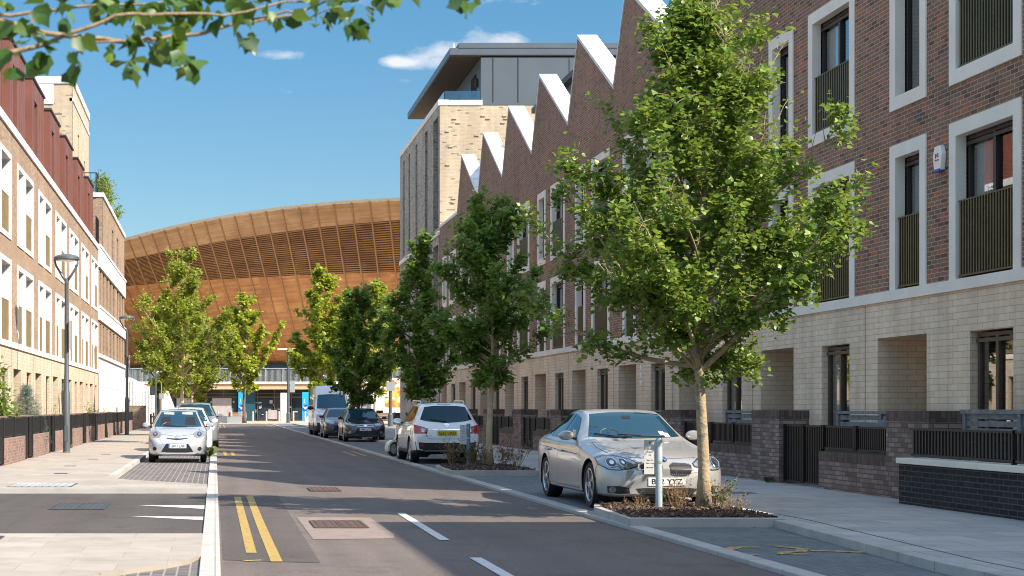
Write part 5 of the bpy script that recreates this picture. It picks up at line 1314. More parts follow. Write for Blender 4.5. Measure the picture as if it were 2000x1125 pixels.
    def line(s, view, pts, w, mb, off=.0025, n=16):
        pts = [np.array(p, float) for p in pts]; T, B_ = [], []
        for k, p in enumerate(pts):
            d = pts[min(k + 1, len(pts) - 1)] - pts[max(0, k - 1)]; d /= np.linalg.norm(d); nn = np.array([-d[1], d[0]]) * w / 2; T.append(p + nn); B_.append(p - nn)
        s.patch('', view, T, B_, None, off, n, 1, None, False, mb)
    def seams(s, sets, w=.009, m='plastic'):
        b = MB()
        for view, pts in sets: s.line(view, pts, w, b)
        return b.build('panel_gap', m, s.t)
    def wheels(s, spokes=5, m='alloy', w=.22, style='star', inset=.015):
        for a in s.axles:
            for sx in (-1, 1):
                r = s.wr; x = sx * (s.hw(a) - inset - w / 2); wt = bpy.data.objects.new('wheel', None); COL.objects.link(wt); wt.parent = s.t; wt.location = (x, a - s.L / 2, r); wt.empty_display_size = .1
                h = w / 2; ri = r * .72
                b = MB(); b.lathe([(ri, -h * .9), (r * .93, -h), (r * .99, -h * .75), (r, -h * .3), (r, h * .3), (r * .99, h * .75), (r * .93, h), (ri, h * .9), (ri, -h * .9)], 36, axis=0); b.build('tyre', 'rubber', wt, True, angle=35)
                b = MB(); o_ = sx * h * .82
                b.lathe([(ri * 1.02, sx * h * .92), (ri * .97, sx * h * .95), (ri * .90, o_), (ri * .88, 0), (ri * .1, 0)], 36, axis=0)
                for k in range(spokes):
                    for dv in ((-.10, .10) if style == 'double' else (0,)):
                        an = 2 * math.pi * k / spokes + dv; wd = .16 if style == 'double' else .30 if spokes < 7 else .2
                        c, s_ = math.cos(an), math.sin(an)
                        pr = [(ri * .12, -ri * wd * .35), (ri * .93, -ri * wd * .42), (ri * .93, ri * wd * .42), (ri * .12, ri * wd * .35)]
                        q = [(p[0] * c - p[1] * s_, p[0] * s_ + p[1] * c) for p in pr]; b.prism(q, 0, o_ - sx * .035, o_ + sx * .012)
                b.lathe([(ri * .24, o_ + sx * .0), (ri * .22, o_ + sx * .018), (.001, o_ + sx * .02)], 16, axis=0)
                b.build('rim', m, wt, True, angle=30)
                b = MB(); b.lathe([(ri * .72, 0), (ri * .72, sx * h * .3), (.001, sx * h * .3)], 24, axis=0); b.build('brake_disc', 'grate_grey', wt)
    def mirrors(s, y, z, m, out=.16, sz=1.0, body=True):
        for sx in (-1, 1):
            p = s.hit('L' if sx < 0 else 'R', (y, z - .03), 0)
            b = MB(); b.tube([(p.x - sx * .02, p.y, p.z), (p.x + sx * out * .5, p.y - .02, p.z + .03)], .022, 6)
            o = b.build('mirror_arm', 'plastic', s.t)
            b = MB(); cx = p.x + sx * out * .78; b.lathe([(.001, -.055), (.062, -.05), (.085, -.015), (.085, .03), (.07, .045), (.001, .045)], 14, axis=1)
            b.v = [(cx + v[0] * 1.25 * sz, p.y + v[1] * 1.1 - .015, p.z + .06 + v[2] * .82 * sz) for v in b.v]
            mo = b.build('mirror', m, s.t, True, angle=50)
            b = MB(); b.lathe([(.001, .046), (.07, .046)], 14, axis=1); b.v = [(cx + v[0] * 1.2 * sz, p.y + v[1] * 1.1 - .012, p.z + .06 + v[2] * .8 * sz) for v in b.v]; b.build('mirror_glass', 'chrome', mo)
    def plate(s, view, x, z, w, h, txt, m, eu=False, out=.02):
        L2 = s.L / 2; sg = -1 if view == 'F' else 1
        ys = [s.hit(view, (x + dx, z + dz), 0).y * sg for dx in (-w / 2, 0, w / 2) for dz in (-h / 2, 0, h / 2)]
        y = sg * (max(ys) + .006); b = MB(); b.box(x - w / 2, x + w / 2, min(y, y + sg * .008), max(y, y + sg * .008), z - h / 2, z + h / 2); o = b.build('number_plate', m, s.t)
        yy = y + sg * .0105
        tx = x + (.022 * (1 if sg < 0 else -1) if eu else 0)
        text('characters', txt, h * .98, 'ink', o, (tx, yy, z - .002), (R(90), 0, 0 if sg < 0 else math.pi), .0005, w * (.78 if eu else .84))
        if eu:
            b = MB(); xa = x - w / 2 if sg < 0 else x + w / 2 - .045; b.box(xa, xa + .045, min(y, yy), max(y, yy), z - h / 2, z + h / 2); b.build('blue_strip', 'eu_blue', o)
        return o
    def wiper(s, pts, view='F'):
        b = MB(); q = [s.hit(view, p, .02) for p in pts]; b.tube(q, .009, 5); b.build('wiper', 'plastic', s.t)

# ---- silver saloon, nearest on the right
SL = 4.90
st = [(0, .600, .56, .60, .44, .255), (.05, .665, .60, .70, .52, .215), (.14, .735, .66, .79, .58, .20), (.30, .79, .70, .875, .66, .19), (.55, .845, .745, .915, .72, .185), (.83, .885, .79, .925, .745, .18), (1.25, .945, .855, .930, .755, .18), (1.55, .985, .90, .930, .745, .18), (1.70, 1.04, .915, .930, .72, .18),
      (2.32, 1.385, .93, .930, .585, .18), (2.62, 1.445, .935, .930, .57, .18), (3.05, 1.458, .94, .930, .57, .18), (3.45, 1.425, .95, .930, .56, .18), (3.85, 1.31, .96, .925, .57, .185), (4.30, 1.115, .965, .905, .63, .20), (4.55, 1.07, .955, .88, .66, .23), (4.80, 1.03, .92, .82, .64, .28), (4.90, .95, .86, .74, .58, .34)]
c = Car('parked_car', 'silver saloon car facing the camera beside the near tree', 'car', SL, st, (.83, 3.80), .338, 'p_silver', (6.42, 22.05 + SL / 2, .03))
c.wheels(5, w=.235, style='double')
c.patch('windscreen', 'F', [(-.535, 1.372), (-.25, 1.398), (0, 1.403), (.25, 1.398), (.535, 1.372)], [(-.695, 1.032), (-.3, 1.012), (0, 1.006), (.3, 1.012), (.695, 1.032)], 'carglass', .006, 20, 10)
def dlo(car, view, y0, y1, zb0, zb1, tops, nm='side_window', m='carglass', n=8):
    car.patch(nm, view, tops, [(y0, zb0), (y1, zb1)], m, .006, n, 6)
for v in ('L', 'R'):
    dlo(c, v, 1.98, 2.80, .985, .995, [(2.02, 1.02), (2.20, 1.16), (2.45, 1.315), (2.80, 1.375)])
    dlo(c, v, 2.86, 3.58, .996, 1.01, [(2.86, 1.378), (3.2, 1.378), (3.58, 1.325)])
    dlo(c, v, 3.62, 3.98, 1.012, 1.04, [(3.62, 1.315), (3.80, 1.25), (3.98, 1.10)])
    hd = MB()
    for y in (2.55, 3.50):
        p = c.hit(v, (y, .80), .012); hd.cur = 0; sg = -1 if v == 'L' else 1
        hd.box(min(p.x, p.x + sg * .03), max(p.x, p.x + sg * .03), p.y - .10, p.y + .10, p.z - .016, p.z + .016)
    hd.build('door_handle', 'p_silver', c.t, bevel=.008)
c.patch('rear_window', 'B', [(-.48, 1.38), (0, 1.41), (.48, 1.38)], [(-.62, 1.14), (0, 1.13), (.62, 1.14)], 'carglass_dark')
sm = []
for v in ('L', 'R'):
    sm += [(v, [(1.42, .90), (1.36, .7), (1.36, .45), (1.40, .26)]), (v, [(2.83, .97), (2.84, .6), (2.86, .27)]), (v, [(3.62, 1.0), (3.60, .82), (3.36, .62), (3.34, .28)]), (v, [(1.40, .27), (3.36, .27)]), (v, [(.34, .72), (.46, .60), (.44, .42)])]
    sm += [(v, [(1.45, .775), (2.4, .795), (3.6, .835), (4.4, .86)])]
c.seams(sm + [('T', [(-.70, 1.52), (-.745, 1.0), (-.69, .45), (-.50, .25), (-.1, .17), (.1, .17), (.50, .25), (.69, .45), (.745, 1.0), (.70, 1.52)])], .008)
for sg in (-1, 1):
    k = c.patch('kidney_grille', 'F', [(sg * .045, .655), (sg * .10, .690), (sg * .30, .685), (sg * .37, .655)], [(sg * .06, .535), (sg * .11, .505), (sg * .27, .505), (sg * .345, .54)], 'chrome', .007, 14, 6)
    c.patch('grille_mesh', 'F', [(sg * .052, .652), (sg * .105, .682), (sg * .298, .678), (sg * .362, .652)], [(sg * .067, .538), (sg * .115, .512), (sg * .268, .512), (sg * .337, .542)], 'plastic', .010, 12, 5, k)
    b = MB()
    for q in range(10):
        x = sg * (.085 + q * .027); p0, p1 = c.hit('F', (x, .672), .013), c.hit('F', (x - sg * .004, .520), .013); b.tube([p0, (p0 + p1) / 2, p1], .0055, 4)
    b.build('grille_bar', 'alloy', k)
    c.patch('lamp_housing', 'F', [(sg * .385, .682), (sg * .49, .748), (sg * .66, .792), (sg * .80, .788), (sg * .885, .742)], [(sg * .40, .632), (sg * .52, .60), (sg * .66, .578), (sg * .79, .586), (sg * .882, .655)], 'lamp_dark', .0045, 16, 7)
    h = c.patch('headlight', 'F', [(sg * .40, .675), (sg * .50, .735), (sg * .66, .775), (sg * .80, .772), (sg * .875, .735)], [(sg * .415, .640), (sg * .52, .612), (sg * .66, .592), (sg * .78, .60), (sg * .872, .665)], 'lamp_clear', .007, 16, 7)
    for x, r in ((.59, .050), (.735, .056)):
        e = c.ell('lamp_bowl', 'F', sg * x, .683, r, r, 'lamp_dark', .014, h); c.ell('lamp_bulb', 'F', sg * x, .683, r * .45, r * .45, 'chrome', .019, h)
        b = MB(); pts = [c.hit('F', (sg * x + r * 1.08 * math.cos(q * .3142), .683 + r * 1.08 * math.sin(q * .3142)), .016) for q in range(21)]; b.tube(pts, .006, 5); b.build('halo_ring', 'chrome', h)
    b = MB(); c.line('F', [(sg * .40, .68), (sg * .50, .742), (sg * .66, .782), (sg * .80, .778), (sg * .88, .742)], .014, b, .009); b.build('lamp_brow', 'lamp_dark', h)
    f = c.patch('fog_intake', 'F', [(sg * .54, .335), (sg * .66, .362), (sg * .80, .352)], [(sg * .52, .262), (sg * .66, .25), (sg * .79, .262)], 'plastic', .007, 10, 4)
    c.ell('fog_lamp', 'F', sg * .735, .307, .042, .042, 'lamp_clear', .016, f)
low = c.patch('lower_intake', 'F', [(-.44, .325), (-.3, .335), (.3, .335), (.44, .325)], [(-.36, .235), (-.3, .225), (.3, .225), (.36, .235)], 'plastic', .007, 14, 4)
b = MB()
for q in range(15): c.line('F', [(-.37 + q * .052, .322), (-.37 + q * .052, .238)], .007, b, .011, 3)
for z in (.26, .285, .31): c.line('F', [(-.38, z), (.38, z)], .006, b, .011, 10)
b.build('mesh', 'grate_grey', low)
c.plate('F', 0, .425, .525, .112, 'B12 YYZ', 'plate_w')
bd = c.ell('badge', 'F', 0, .733, .040, .034, 'ink', .010); c.ell('badge_ring', 'F', 0, .733, .028, .024, 'chrome', .013, bd)
for sg in (-1, 1):
    a0 = 0 if sg > 0 else math.pi; q = [a0 + k * .262 for k in range(7)]
    c.patch('blue_quarter', 'F', [(.026 * math.cos(w), .733 + .022 * math.sin(w)) for w in q], [(0, .733), (0, .733)], 'eu_blue', .015, 6, 2, bd)
c.mirrors(1.98, 1.02, 'p_silver', .20, 1.1)
c.wiper([(.45, 1.03), (.1, 1.035), (-.25, 1.06)]); c.wiper([(-.05, 1.025), (-.35, 1.03), (-.60, 1.07)])
for x, z in ((.50, 1.05), (.44, 1.075)): c.patch('windscreen_sticker', 'F', [(x - .045, z + .035), (x + .03, z + .03)], [(x - .035, z - .025), (x + .045, z - .03)], 'plate_w', .010, 3, 3)
c.patch('inner_mirror', 'F', [(-.07, 1.345), (.07, 1.345)], [(-.06, 1.30), (.06, 1.30)], 'plastic', .009, 3, 2)
b = MB(); q = [c.hit('F', (-.36 + .16 * math.cos(w), 1.03 + .12 * math.sin(w)), .009) for w in np.linspace(.15, 2.99, 12)]; b.tube(q, .008, 4); b.build('steering_wheel', 'post', c.t)
for sg in (-1, 1): c.patch('tail_lamp', 'B', [(sg * .45, .93), (sg * .80, .93)], [(sg * .45, .80), (sg * .80, .76)], 'tail')

# ---- pale silver city hatchback, nearest on the left
st = [(0, .56, .50, .55, .42, .24), (.05, .64, .56, .64, .48, .21), (.14, .74, .65, .71, .52, .20), (.30, .83, .73, .77, .58, .19), (.55, .905, .82, .805, .63, .185), (.85, .96, .88, .81, .66, .18), (1.02, 1.02, .905, .812, .65, .18), (1.68, 1.385, .93, .815, .525, .18), (2.0, 1.445, .94, .815, .52, .18), (2.5, 1.46, .95, .815, .52, .18), (3.0, 1.43, .96, .81, .52, .18), (3.25, 1.36, .965, .79, .53, .20), (3.38, 1.1, .93, .74, .56, .22), (3.43, .85, .78, .68, .54, .26)]
c = Car('parked_car', 'pale silver small hatchback at the head of the left parking bay', 'car', 3.43, st, (.74, 3.08), .285, 'p_silver2', (-1.03, 42.2 + 1.715, .01), sig=.06)
c.wheels(7, m='grate_grey', w=.17)
c.patch('windscreen', 'F', [(-.48, 1.375), (0, 1.405), (.48, 1.375)], [(-.66, .975), (-.4, .965), (0, .962), (.4, .965), (.66, .975)], 'carglass', .006, 16, 10)
for v in ('L', 'R'):
    dlo(c, v, 1.25, 1.95, .97, .98, [(1.30, 1.02), (1.55, 1.2), (1.75, 1.33), (1.95, 1.36)]); dlo(c, v, 2.0, 2.8, .985, 1.0, [(2.0, 1.36), (2.5, 1.37), (2.75, 1.33)])
sm = [('T', [(-.62, .98), (-.60, .5), (-.45, .22), (0, .12), (.45, .22), (.60, .5), (.62, .98)])]
for v in ('L', 'R'): sm += [(v, [(1.02, .85), (1.0, .5), (1.05, .25)]), (v, [(1.98, .96), (2.0, .26)])]
c.seams(sm, .010)
for sg in (-1, 1):
    h = c.patch('headlight', 'F', [(sg * .44, .80), (sg * .55, .865), (sg * .66, .885), (sg * .745, .84)], [(sg * .46, .70), (sg * .58, .675), (sg * .68, .69), (sg * .755, .76)], 'lamp_clear', .006, 10, 6)
    c.ell('lamp_bowl', 'F', sg * .60, .775, .065, .062, 'lamp_dark', .012, h); c.ell('lamp_bulb', 'F', sg * .60, .775, .03, .03, 'chrome', .017, h)
    c.patch('indicator', 'F', [(sg * .49, .745), (sg * .54, .735)], [(sg * .50, .70), (sg * .55, .69)], plain('amber_lens', (.6, .17, .02), .2), .013, 3, 2, h)
    c.ell('fog_lamp', 'F', sg * .61, .385, .052, .052, 'plastic', .008)
gi = c.patch('lower_grille', 'F', [(-.30, .52), (.30, .52)], [(-.44, .305), (-.25, .285), (.25, .285), (.44, .305)], 'plastic', .008, 14, 6)
b = MB()
for z in (.32, .35, .38): c.line('F', [(-.40, z), (.40, z)], .008, b, .012, 12)
b.build('grille_bar', 'grate_grey', gi)
c.patch('upper_grille', 'F', [(-.30, .672), (0, .655), (.30, .672)], [(-.27, .655), (0, .615), (.27, .655)], 'plastic', .008, 12, 2)
e = c.ell('badge', 'F', 0, .70, .06, .042, 'chrome', .010); c.ell('badge_field', 'F', 0, .70, .048, .031, 'p_silver2', .0125, e); c.ell('badge_oval', 'F', 0, .70, .02, .031, 'chrome', .015, e); c.ell('badge_oval_field', 'F', 0, .70, .012, .023, 'p_silver2', .0175, e); c.ell('badge_bar', 'F', 0, .715, .036, .012, 'chrome', .016, e)
c.plate('F', 0, .455, .50, .108, 'LM13 ZNK', 'plate_w', True)
c.mirrors(1.30, .99, 'p_silver2', .19, 1.05); c.wiper([(.25, .975), (-.05, .975), (-.40, 1.0)])
b = MB(); q = [c.hit('F', (-.28 + .17 * math.cos(w), .98 + .10 * math.sin(w)), .009) for w in np.linspace(.15, 2.99, 12)]; b.tube(q, .009, 4); b.build('steering_wheel', 'post', c.t)
for x0, x1 in ((-.42, -.12), (.10, .40)): c.patch('sun_visor', 'F', [(x0, 1.365), (x1, 1.365)], [(x0 + .01, 1.31), (x1, 1.30)], plain('visor_cloth', (.33, .35, .32), .8), .008, 4, 2)
for x in (-.34, .34): c.patch('headrest', 'F', [(x - .12, 1.23), (x + .12, 1.23)], [(x - .16, 1.02), (x + .16, 1.02)], plain('seat_shadow_cloth', (.008, .010, .014), .9), .008, 4, 3)  # near-black headrest shapes laid on the opaque glass
b = MB(); b.tube([(0, .3, 1.45), (0, .42, 1.56)], .006, 5); b.build('aerial', 'plastic', c.t)

def simple_car(label, L, H, W_, pm, loc, front=True, suv=0.0, group=None, fog=True, extra=None, sig=.06):
    k = H / 1.46; w = W_ / 2
    st = [(0, .58 * k, .52 * k, w * .68, w * .5, .24), (.06, .68 * k, .60 * k, w * .80, w * .6, .21), (.18, .77 * k, .69 * k, w * .90, w * .68, .20), (.45, .86 * k, .77 * k, w * .975, w * .76, .19), (.85, .93 * k, .85 * k, w, w * .80, .185), (1.12, .99 * k, .90 * k, w, w * .79, .185),
          (1.85, 1.38 * k, .93 * k, w, w * .64, .185), (2.25, 1.445 * k, .94 * k, w, w * .63, .185), (L * .66, 1.46 * k, .95 * k, w, w * .63, .185), (L - .55, 1.40 * k, .97 * k, w * .98, w * .63, .20), (L - .2, 1.15 * k, .95 * k, w * .92, w * .66, .24), (L, .85 * k, .78 * k, w * .82, w * .62, .3)]
    st = [(a, b_, c_, d, e, f + suv) for a, b_, c_, d, e, f in st]
    c = Car('parked_car', label, 'car', L, st, (.88, L - .82), .315, pm, loc, sig=sig, group=group)
    c.wheels(5, w=.21)
    c.patch('windscreen', 'F', [(-w * .58, 1.365 * k), (0, 1.40 * k), (w * .58, 1.365 * k)], [(-w * .80, 1.005 * k), (0, .995 * k), (w * .80, 1.005 * k)], 'carglass', .007, 16, 8)
    for v in ('L', 'R'):
        dlo(c, v, 1.50, 2.30, .975 * k, .985 * k, [(1.55, 1.03 * k), (1.85, 1.25 * k), (2.05, 1.345 * k), (2.30, 1.375 * k)]); dlo(c, v, 2.36, 3.15, .985 * k, 1.0 * k, [(2.36, 1.375 * k), (2.9, 1.37 * k), (3.15, 1.35 * k)])
    sm = [('T', [(-w * .76, 1.08), (-w * .74, .5), (-w * .5, .24), (0, .15), (w * .5, .24), (w * .74, .5), (w * .76, 1.08)])]
    for v in ('L', 'R'): sm += [(v, [(1.22, .85), (1.22, .3)]), (v, [(2.33, .97), (2.34, .3)]), (v, [(3.2, .97), (3.1, .65)])]
    c.seams(sm, .01)
    c.mirrors(1.52, 1.0 * k, pm, .19)
    return c, k, w
# black hatchback on the right with white plate
c, k, w = simple_car('black hatchback facing the camera in front of the white van', 4.36, 1.47, 1.83, 'p_black', (6.52, 67.2 + 2.18, .03))
for sg in (-1, 1):
    c.patch('headlight', 'F', [(sg * .40, .765), (sg * .60, .83), (sg * .80, .86)], [(sg * .42, .70), (sg * .62, .70), (sg * .84, .76)], 'lamp_clear', .008, 10, 5)
    c.ell('fog_lamp', 'F', sg * .68, .42, .07, .055, 'lamp_clear', .010)
c.patch('upper_grille', 'F', [(-.36, .715), (.36, .715)], [(-.34, .665), (.34, .665)], 'plastic', .010, 10, 3)
b = MB(); c.line('F', [(-.38, .725), (0, .735), (.38, .725)], .022, b, .014); c.line('F', [(-.36, .655), (.36, .655)], .012, b, .014); b.build('chrome_strip', 'chrome', c.t)
c.ell('badge', 'F', 0, .70, .075, .032, 'chrome', .018); c.patch('lower_grille', 'F', [(-.34, .60), (.34, .60)], [(-.50, .34), (.50, .34)], 'plastic', .008, 10, 5)
b = MB(); c.line('F', [(-.74, .295), (.74, .295)], .018, b, .012); b.build('lower_trim', 'grate_grey', c.t)
c.plate('F', 0, .545, .50, .108, 'HM63 JYS', 'plate_w')
c.patch('tax_disc', 'F', [(.56, 1.30), (.68, 1.28)], [(.60, 1.19), (.70, 1.19)], plain('green_sticker', (.20, .42, .05), .5), .012, 3, 3)
# dark blue car behind it
c, k, w = simple_car('dark blue car half hidden behind the black hatchback', 4.1, 1.50, 1.76, 'p_blue', (6.20, 75.3 + 2.05, .03))
for sg in (-1, 1): c.patch('headlight', 'F', [(sg * .40, .80), (sg * .60, .88), (sg * .78, .90)], [(sg * .42, .70), (sg * .62, .71), (sg * .80, .78)], 'lamp_clear', .008, 10, 5)
c.patch('lower_grille', 'F', [(-.4, .62), (.4, .62)], [(-.45, .36), (.45, .36)], 'plastic', .008, 10, 5)
# white car and grey SUV on the left
c, k, w = simple_car('white car parked right behind the pale silver hatchback', 4.1, 1.53, 1.76, 'p_white', (-.95, 49.6 + 2.05, .01))
for sg in (-1, 1): c.patch('headlight', 'F', [(sg * .40, .80), (sg * .60, .88), (sg * .78, .90)], [(sg * .42, .72), (sg * .62, .72), (sg * .80, .78)], 'lamp_clear', .008, 10, 5)
c.patch('lower_grille', 'F', [(-.4, .62), (.4, .62)], [(-.45, .36), (.45, .36)], 'plastic', .008, 10, 5)
c, k, w = simple_car('blue grey off-roader parked third on the left, roof showing above the white car', 4.5, 1.72, 1.86, 'p_grey', (-.78, 58.4 + 2.25, .01), suv=.03)
for sg in (-1, 1): c.patch('headlight', 'F', [(sg * .44, .95), (sg * .80, 1.0)], [(sg * .44, .84), (sg * .80, .86)], 'lamp_clear', .008, 10, 5)
b = MB()
for sg in (-1, 1): b.tube([(sg * .62, -.2, 1.70), (sg * .62, -.1, 1.76), (sg * .62, 1.4, 1.76), (sg * .62, 1.5, 1.70)], .02, 6)
b.build('roof_rail', 'chrome', c.t)

# ---- white crossover seen from behind, right bay
QL = 4.53
st = [(0, .60, .54, .62, .45, .27), (.05, .70, .62, .72, .55, .25), (.16, .82, .74, .80, .62, .24), (.45, .93, .85, .86, .69, .23), (.9, 1.0, .92, .885, .71, .23), (1.15, 1.06, .97, .89, .70, .23), (1.85, 1.50, 1.02, .89, .59, .23), (2.25, 1.60, 1.03, .89, .58, .23), (3.1, 1.635, 1.05, .89, .58, .23), (3.75, 1.61, 1.07, .885, .58, .235), (4.02, 1.545, 1.075, .88, .59, .24), (4.24, 1.28, 1.07, .875, .62, .26), (4.36, 1.08, .99, .86, .66, .29), (4.46, .98, .86, .84, .68, .32), (4.53, .80, .74, .79, .66, .36)]
c = Car('parked_car', 'white crossover car seen from behind with yellow plate', 'car', QL, st, (.87, 3.58), .345, 'p_white', (6.10, 40.75 + QL / 2, .03), math.pi, cladding=.36)
c.wheels(5, w=.23)
c.patch('rear_window', 'B', [(-.54, 1.495), (-.3, 1.525), (0, 1.53), (.3, 1.525), (.54, 1.495)], [(-.68, 1.165), (-.50, 1.12), (0, 1.075), (.50, 1.12), (.68, 1.165)], 'carglass_dark', .007, 18, 8)
for v in ('L', 'R'):
    dlo(c, v, 1.55, 2.35, 1.065, 1.085, [(1.60, 1.12), (1.85, 1.33), (2.1, 1.46), (2.35, 1.515)], m='carglass'); dlo(c, v, 2.41, 3.25, 1.085, 1.11, [(2.41, 1.52), (2.9, 1.53), (3.25, 1.515)], m='carglass'); dlo(c, v, 3.31, 3.85, 1.112, 1.18, [(3.31, 1.51), (3.6, 1.48), (3.85, 1.38)], m='carglass_dark')
sm = []
for v in ('L', 'R'): sm += [(v, [(1.25, .92), (1.22, .45)]), (v, [(2.38, 1.06), (2.39, .42)]), (v, [(3.28, 1.08), (3.1, .72), (3.08, .42)]), (v, [(1.3, .40), (3.1, .40)])]
sm += [('B', [(-.62, .98), (-.55, .80), (-.50, .66), (.50, .66), (.55, .80), (.62, .98)])]
c.seams(sm, .010)
for sg in (-1, 1):
    tl = c.patch('tail_lamp', 'B', [(sg * .50, .93), (sg * .66, .985), (sg * .84, 1.03)], [(sg * .53, .80), (sg * .68, .80), (sg * .845, .80)], 'tail', .010, 12, 6)
    c.patch('reversing_lens', 'B', [(sg * .53, .905), (sg * .68, .935)], [(sg * .55, .83), (sg * .67, .83)], 'lamp_clear', .016, 5, 3, tl)
    c.ell('bumper_reflector', 'B', sg * .66, .50, .04, .032, 'tail', .014)
c.patch('bumper', 'B', [(-.83, .585), (-.6, .56), (0, .555), (.6, .56), (.83, .585)], [(-.80, .36), (0, .34), (.80, .36)], 'plastic', .010, 18, 5)
b = MB(); c.line('B', [(-.60, .355), (.60, .355)], .02, b, .016); b.build('lower_trim', 'galv', c.t)
c.patch('fog_lamp', 'B', [(-.10, .48), (.10, .48)], [(-.08, .45), (.08, .45)], 'tail', .016, 4, 2)
c.patch('brake_lamp', 'B', [(-.18, 1.583), (.18, 1.583)], [(-.18, 1.565), (.18, 1.565)], 'tail', .010, 6, 2)
b = MB(); c.line('B', [(-.38, .905), (.38, .905)], .022, b, .012); b.build('plate_trim', 'chrome', c.t)
c.plate('B', 0, .81, .52, .115, 'SL63 UKD', 'plate_y')
e = c.ell('badge', 'B', 0, 1.02, .055, .05, 'chrome', .010); c.ell('badge_field', 'B', 0, 1.02, .040, .036, 'p_white', .013, e); c.patch('badge_bar', 'B', [(-.06, 1.03), (.06, 1.03)], [(-.06, 1.01), (.06, 1.01)], 'chrome', .016, 4, 1, e)
b = MB()
for q in range(7): c.line('B', [(.40 + q * .035, .745), (.42 + q * .035, .745)], .02, b, .008, 2)
b.build('model_lettering', 'chrome', c.t)
c.wiper([(0, 1.11), (.22, 1.13), (.42, 1.165)], 'B')
c.mirrors(1.62, 1.08, 'p_white', .2, 1.15)
b = MB()
for sg in (-1, 1): b.tube([(sg * .575, -.35, 1.60), (sg * .575, -.2, 1.675), (sg * .575, 1.25, 1.665), (sg * .575, 1.45, 1.59)], .022, 6)
b.build('roof_rail', 'alloy', c.t)

# ---- white panel van
VL = 5.9
st = [(0, .62, .56, .72, .6, .28), (.06, .78, .70, .84, .70, .25), (.18, 1.02, .92, .91, .76, .24), (.42, 1.22, 1.10, .96, .82, .24), (.85, 1.37, 1.25, .985, .87, .24), (1.05, 1.46, 1.32, .99, .88, .24), (1.62, 2.22, 1.42, .99, .80, .24), (1.95, 2.55, 1.5, .99, .79, .24), (2.25, 2.70, 1.6, .99, .79, .24), (3.5, 2.74, 1.6, .99, .80, .24), (5.7, 2.72, 1.6, .985, .80, .26), (5.86, 2.66, 1.6, .97, .79, .3), (5.9, 2.6, 1.6, .95, .78, .34)]
c = Car('parked_van', 'white high-roofed panel van facing the camera under the trees', 'van', VL, st, (1.0, 4.65), .345, 'p_vwhite', (6.22, 81.5 + VL / 2, .03), sig=.06, crown=.06, cladding=.55)
c.wheels(6, w=.22, m='grate_grey')
c.patch('windscreen', 'F', [(-.72, 2.18), (0, 2.22), (.72, 2.18)], [(-.80, 1.45), (0, 1.42), (.80, 1.45)], 'carglass', .008, 16, 8)
for v in ('L', 'R'): dlo(c, v, 1.45, 2.25, 1.46, 1.46, [(1.50, 1.62), (1.72, 2.05), (1.95, 2.10), (2.25, 2.10)])
for sg in (-1, 1): c.patch('headlight', 'F', [(sg * .55, 1.08), (sg * .74, 1.14), (sg * .86, 1.12)], [(sg * .56, .86), (sg * .76, .82), (sg * .88, .86)], 'lamp_clear', .010, 8, 5)
c.patch('bumper', 'F', [(-.86, .70), (0, .72), (.86, .70)], [(-.80, .32), (0, .30), (.80, .32)], 'plastic', .012, 16, 6)
c.patch('grille', 'F', [(-.45, 1.0), (.45, 1.0)], [(-.40, .80), (.40, .80)], 'plastic', .010, 10, 4); c.patch('bonnet_vent', 'F', [(-.62, 1.385), (-.25, 1.40)], [(-.60, 1.365), (-.25, 1.375)], 'plastic', .010, 6, 2)
sm = []
for v in ('L', 'R'): sm += [(v, [(1.25, 1.38), (1.3, .6)]), (v, [(2.32, 2.2), (2.35, .5)]), (v, [(3.6, 2.2), (3.6, .5)]), (v, [(2.3, 1.35), (5.6, 1.35)])]
c.seams(sm + [('T', [(-.82, 1.0), (-.7, .4), (0, .25), (.7, .4), (.82, 1.0)])], .012)
c.mirrors(1.52, 1.45, 'plastic', .24, 1.5)
b = MB(); b.box(-.01, .01, -1.25, -1.23, 2.0, 2.5); b.lathe([(.001, 1.93), (.03, 1.95), (.04, 2.0), (.001, 2.03)], 8, (0, -1.33, .16)); b.build('roof_aerial', 'plastic', c.t)

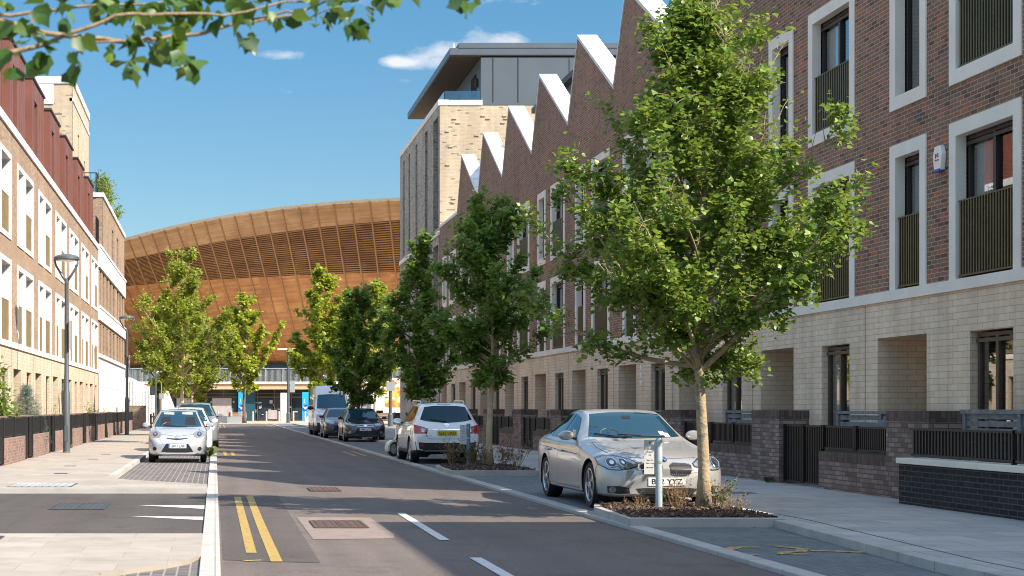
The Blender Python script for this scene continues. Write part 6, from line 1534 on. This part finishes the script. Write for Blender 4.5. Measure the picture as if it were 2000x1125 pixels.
# ---- scooter half hidden in front of the crossover
t = thing('motor_scooter', 'cream motor scooter parked half behind the white crossover', 'scooter', (5.98, 47.5, .03), R(-62))
def whl(y):
    w_ = bpy.data.objects.new('wheel', None); COL.objects.link(w_); w_.parent = t; w_.location = (0, y, .235)
    b = MB(); a = [(.15 + .0, -.045), (.20, -.05), (.228, -.03), (.235, 0), (.228, .03), (.20, .05), (.15, .045), (.15, -.045)]; b.lathe(a, 24, axis=0); b.build('tyre', 'rubber', w_, True)
    b = MB(); b.lathe([(.15, -.03), (.13, -.03), (.05, -.035), (.001, -.035)], 18, axis=0); b.lathe([(.15, .03), (.13, .03), (.001, .035)], 18, axis=0); b.build('rim', 'alloy', w_)
whl(-.62); whl(.62)
b = MB(); a = [math.pi * q / 10 for q in range(-1, 10)]; 
for x0, x1 in ((-.09, .09),):
    for p, q in zip(a, a[1:]):
        P = lambda w, r: (-.62 - r * math.cos(w) * 1.0, .24 + r * math.sin(w)); A, B_ = P(p, .27), P(q, .27); b.face([(x0, *A), (x1, *A), (x1, *B_), (x0, *B_)])
        for x in (x0, x1): b.face([(x, *A), (x, *B_), (x * .9, *P(q, .20)), (x * .9, *P(p, .20))])
b.build('front_mudguard', 'p_cream', t, True, angle=40)
b = MB(); b.tube([(0, -.60, .25), (0, -.42, .75), (0, -.36, 1.0)], .035, 8); b.tube([(-.33, -.30, 1.02), (0, -.38, 1.0), (.33, -.30, 1.02)], .022, 8); b.build('handlebar', 'plastic', t)
b = MB(); b.prism([(-.48, .30), (-.40, .25), (-.28, .90), (-.40, .97)], 0, -.22, .22); b.build('leg_shield', 'p_cream', t, bevel=.05)
b = MB(); b.lathe([(.001, -.08), (.08, -.06), (.10, 0), (.09, .06), (.001, .08)], 14, (0, -.40, 1.05), 1); h = b.build('headset', 'p_cream', t, True); b = MB(); b.lathe([(.001, -.085), (.065, -.075)], 14, (0, -.40, 1.05), 1); b.build('headlight', 'lamp_clear', h)
b = MB(); b.prism([(-.36, .22), (.10, .22), (.12, .30), (-.36, .30)], 0, -.17, .17); b.build('footboard', 'plastic', t, bevel=.02)
b = MB(); b.prism([(.05, .28), (.15, .74), (.85, .72), (.95, .52), (.70, .30)], 0, -.20, .20); b.build('rear_body', 'p_cream', t, bevel=.08)
b = MB(); b.prism([(.10, .74), (.15, .82), (.80, .84), (.88, .74)], 0, -.15, .15); b.build('seat', 'plastic', t, bevel=.04)
for sg in (-1, 1):
    b = MB(); b.tube([(sg * .22, -.32, 1.03), (sg * .30, -.36, 1.25)], .008, 5); b.lathe([(.001, -.01), (.055, -.01), (.055, .01), (.001, .01)], 12, (sg * .31, -.36, 1.29), 1); b.build('mirror', 'plastic', t)
b = MB(); b.tube([(.05, .2, .25), (.2, .16, .02)], .012, 5); b.build('side_stand', 'plastic', t)
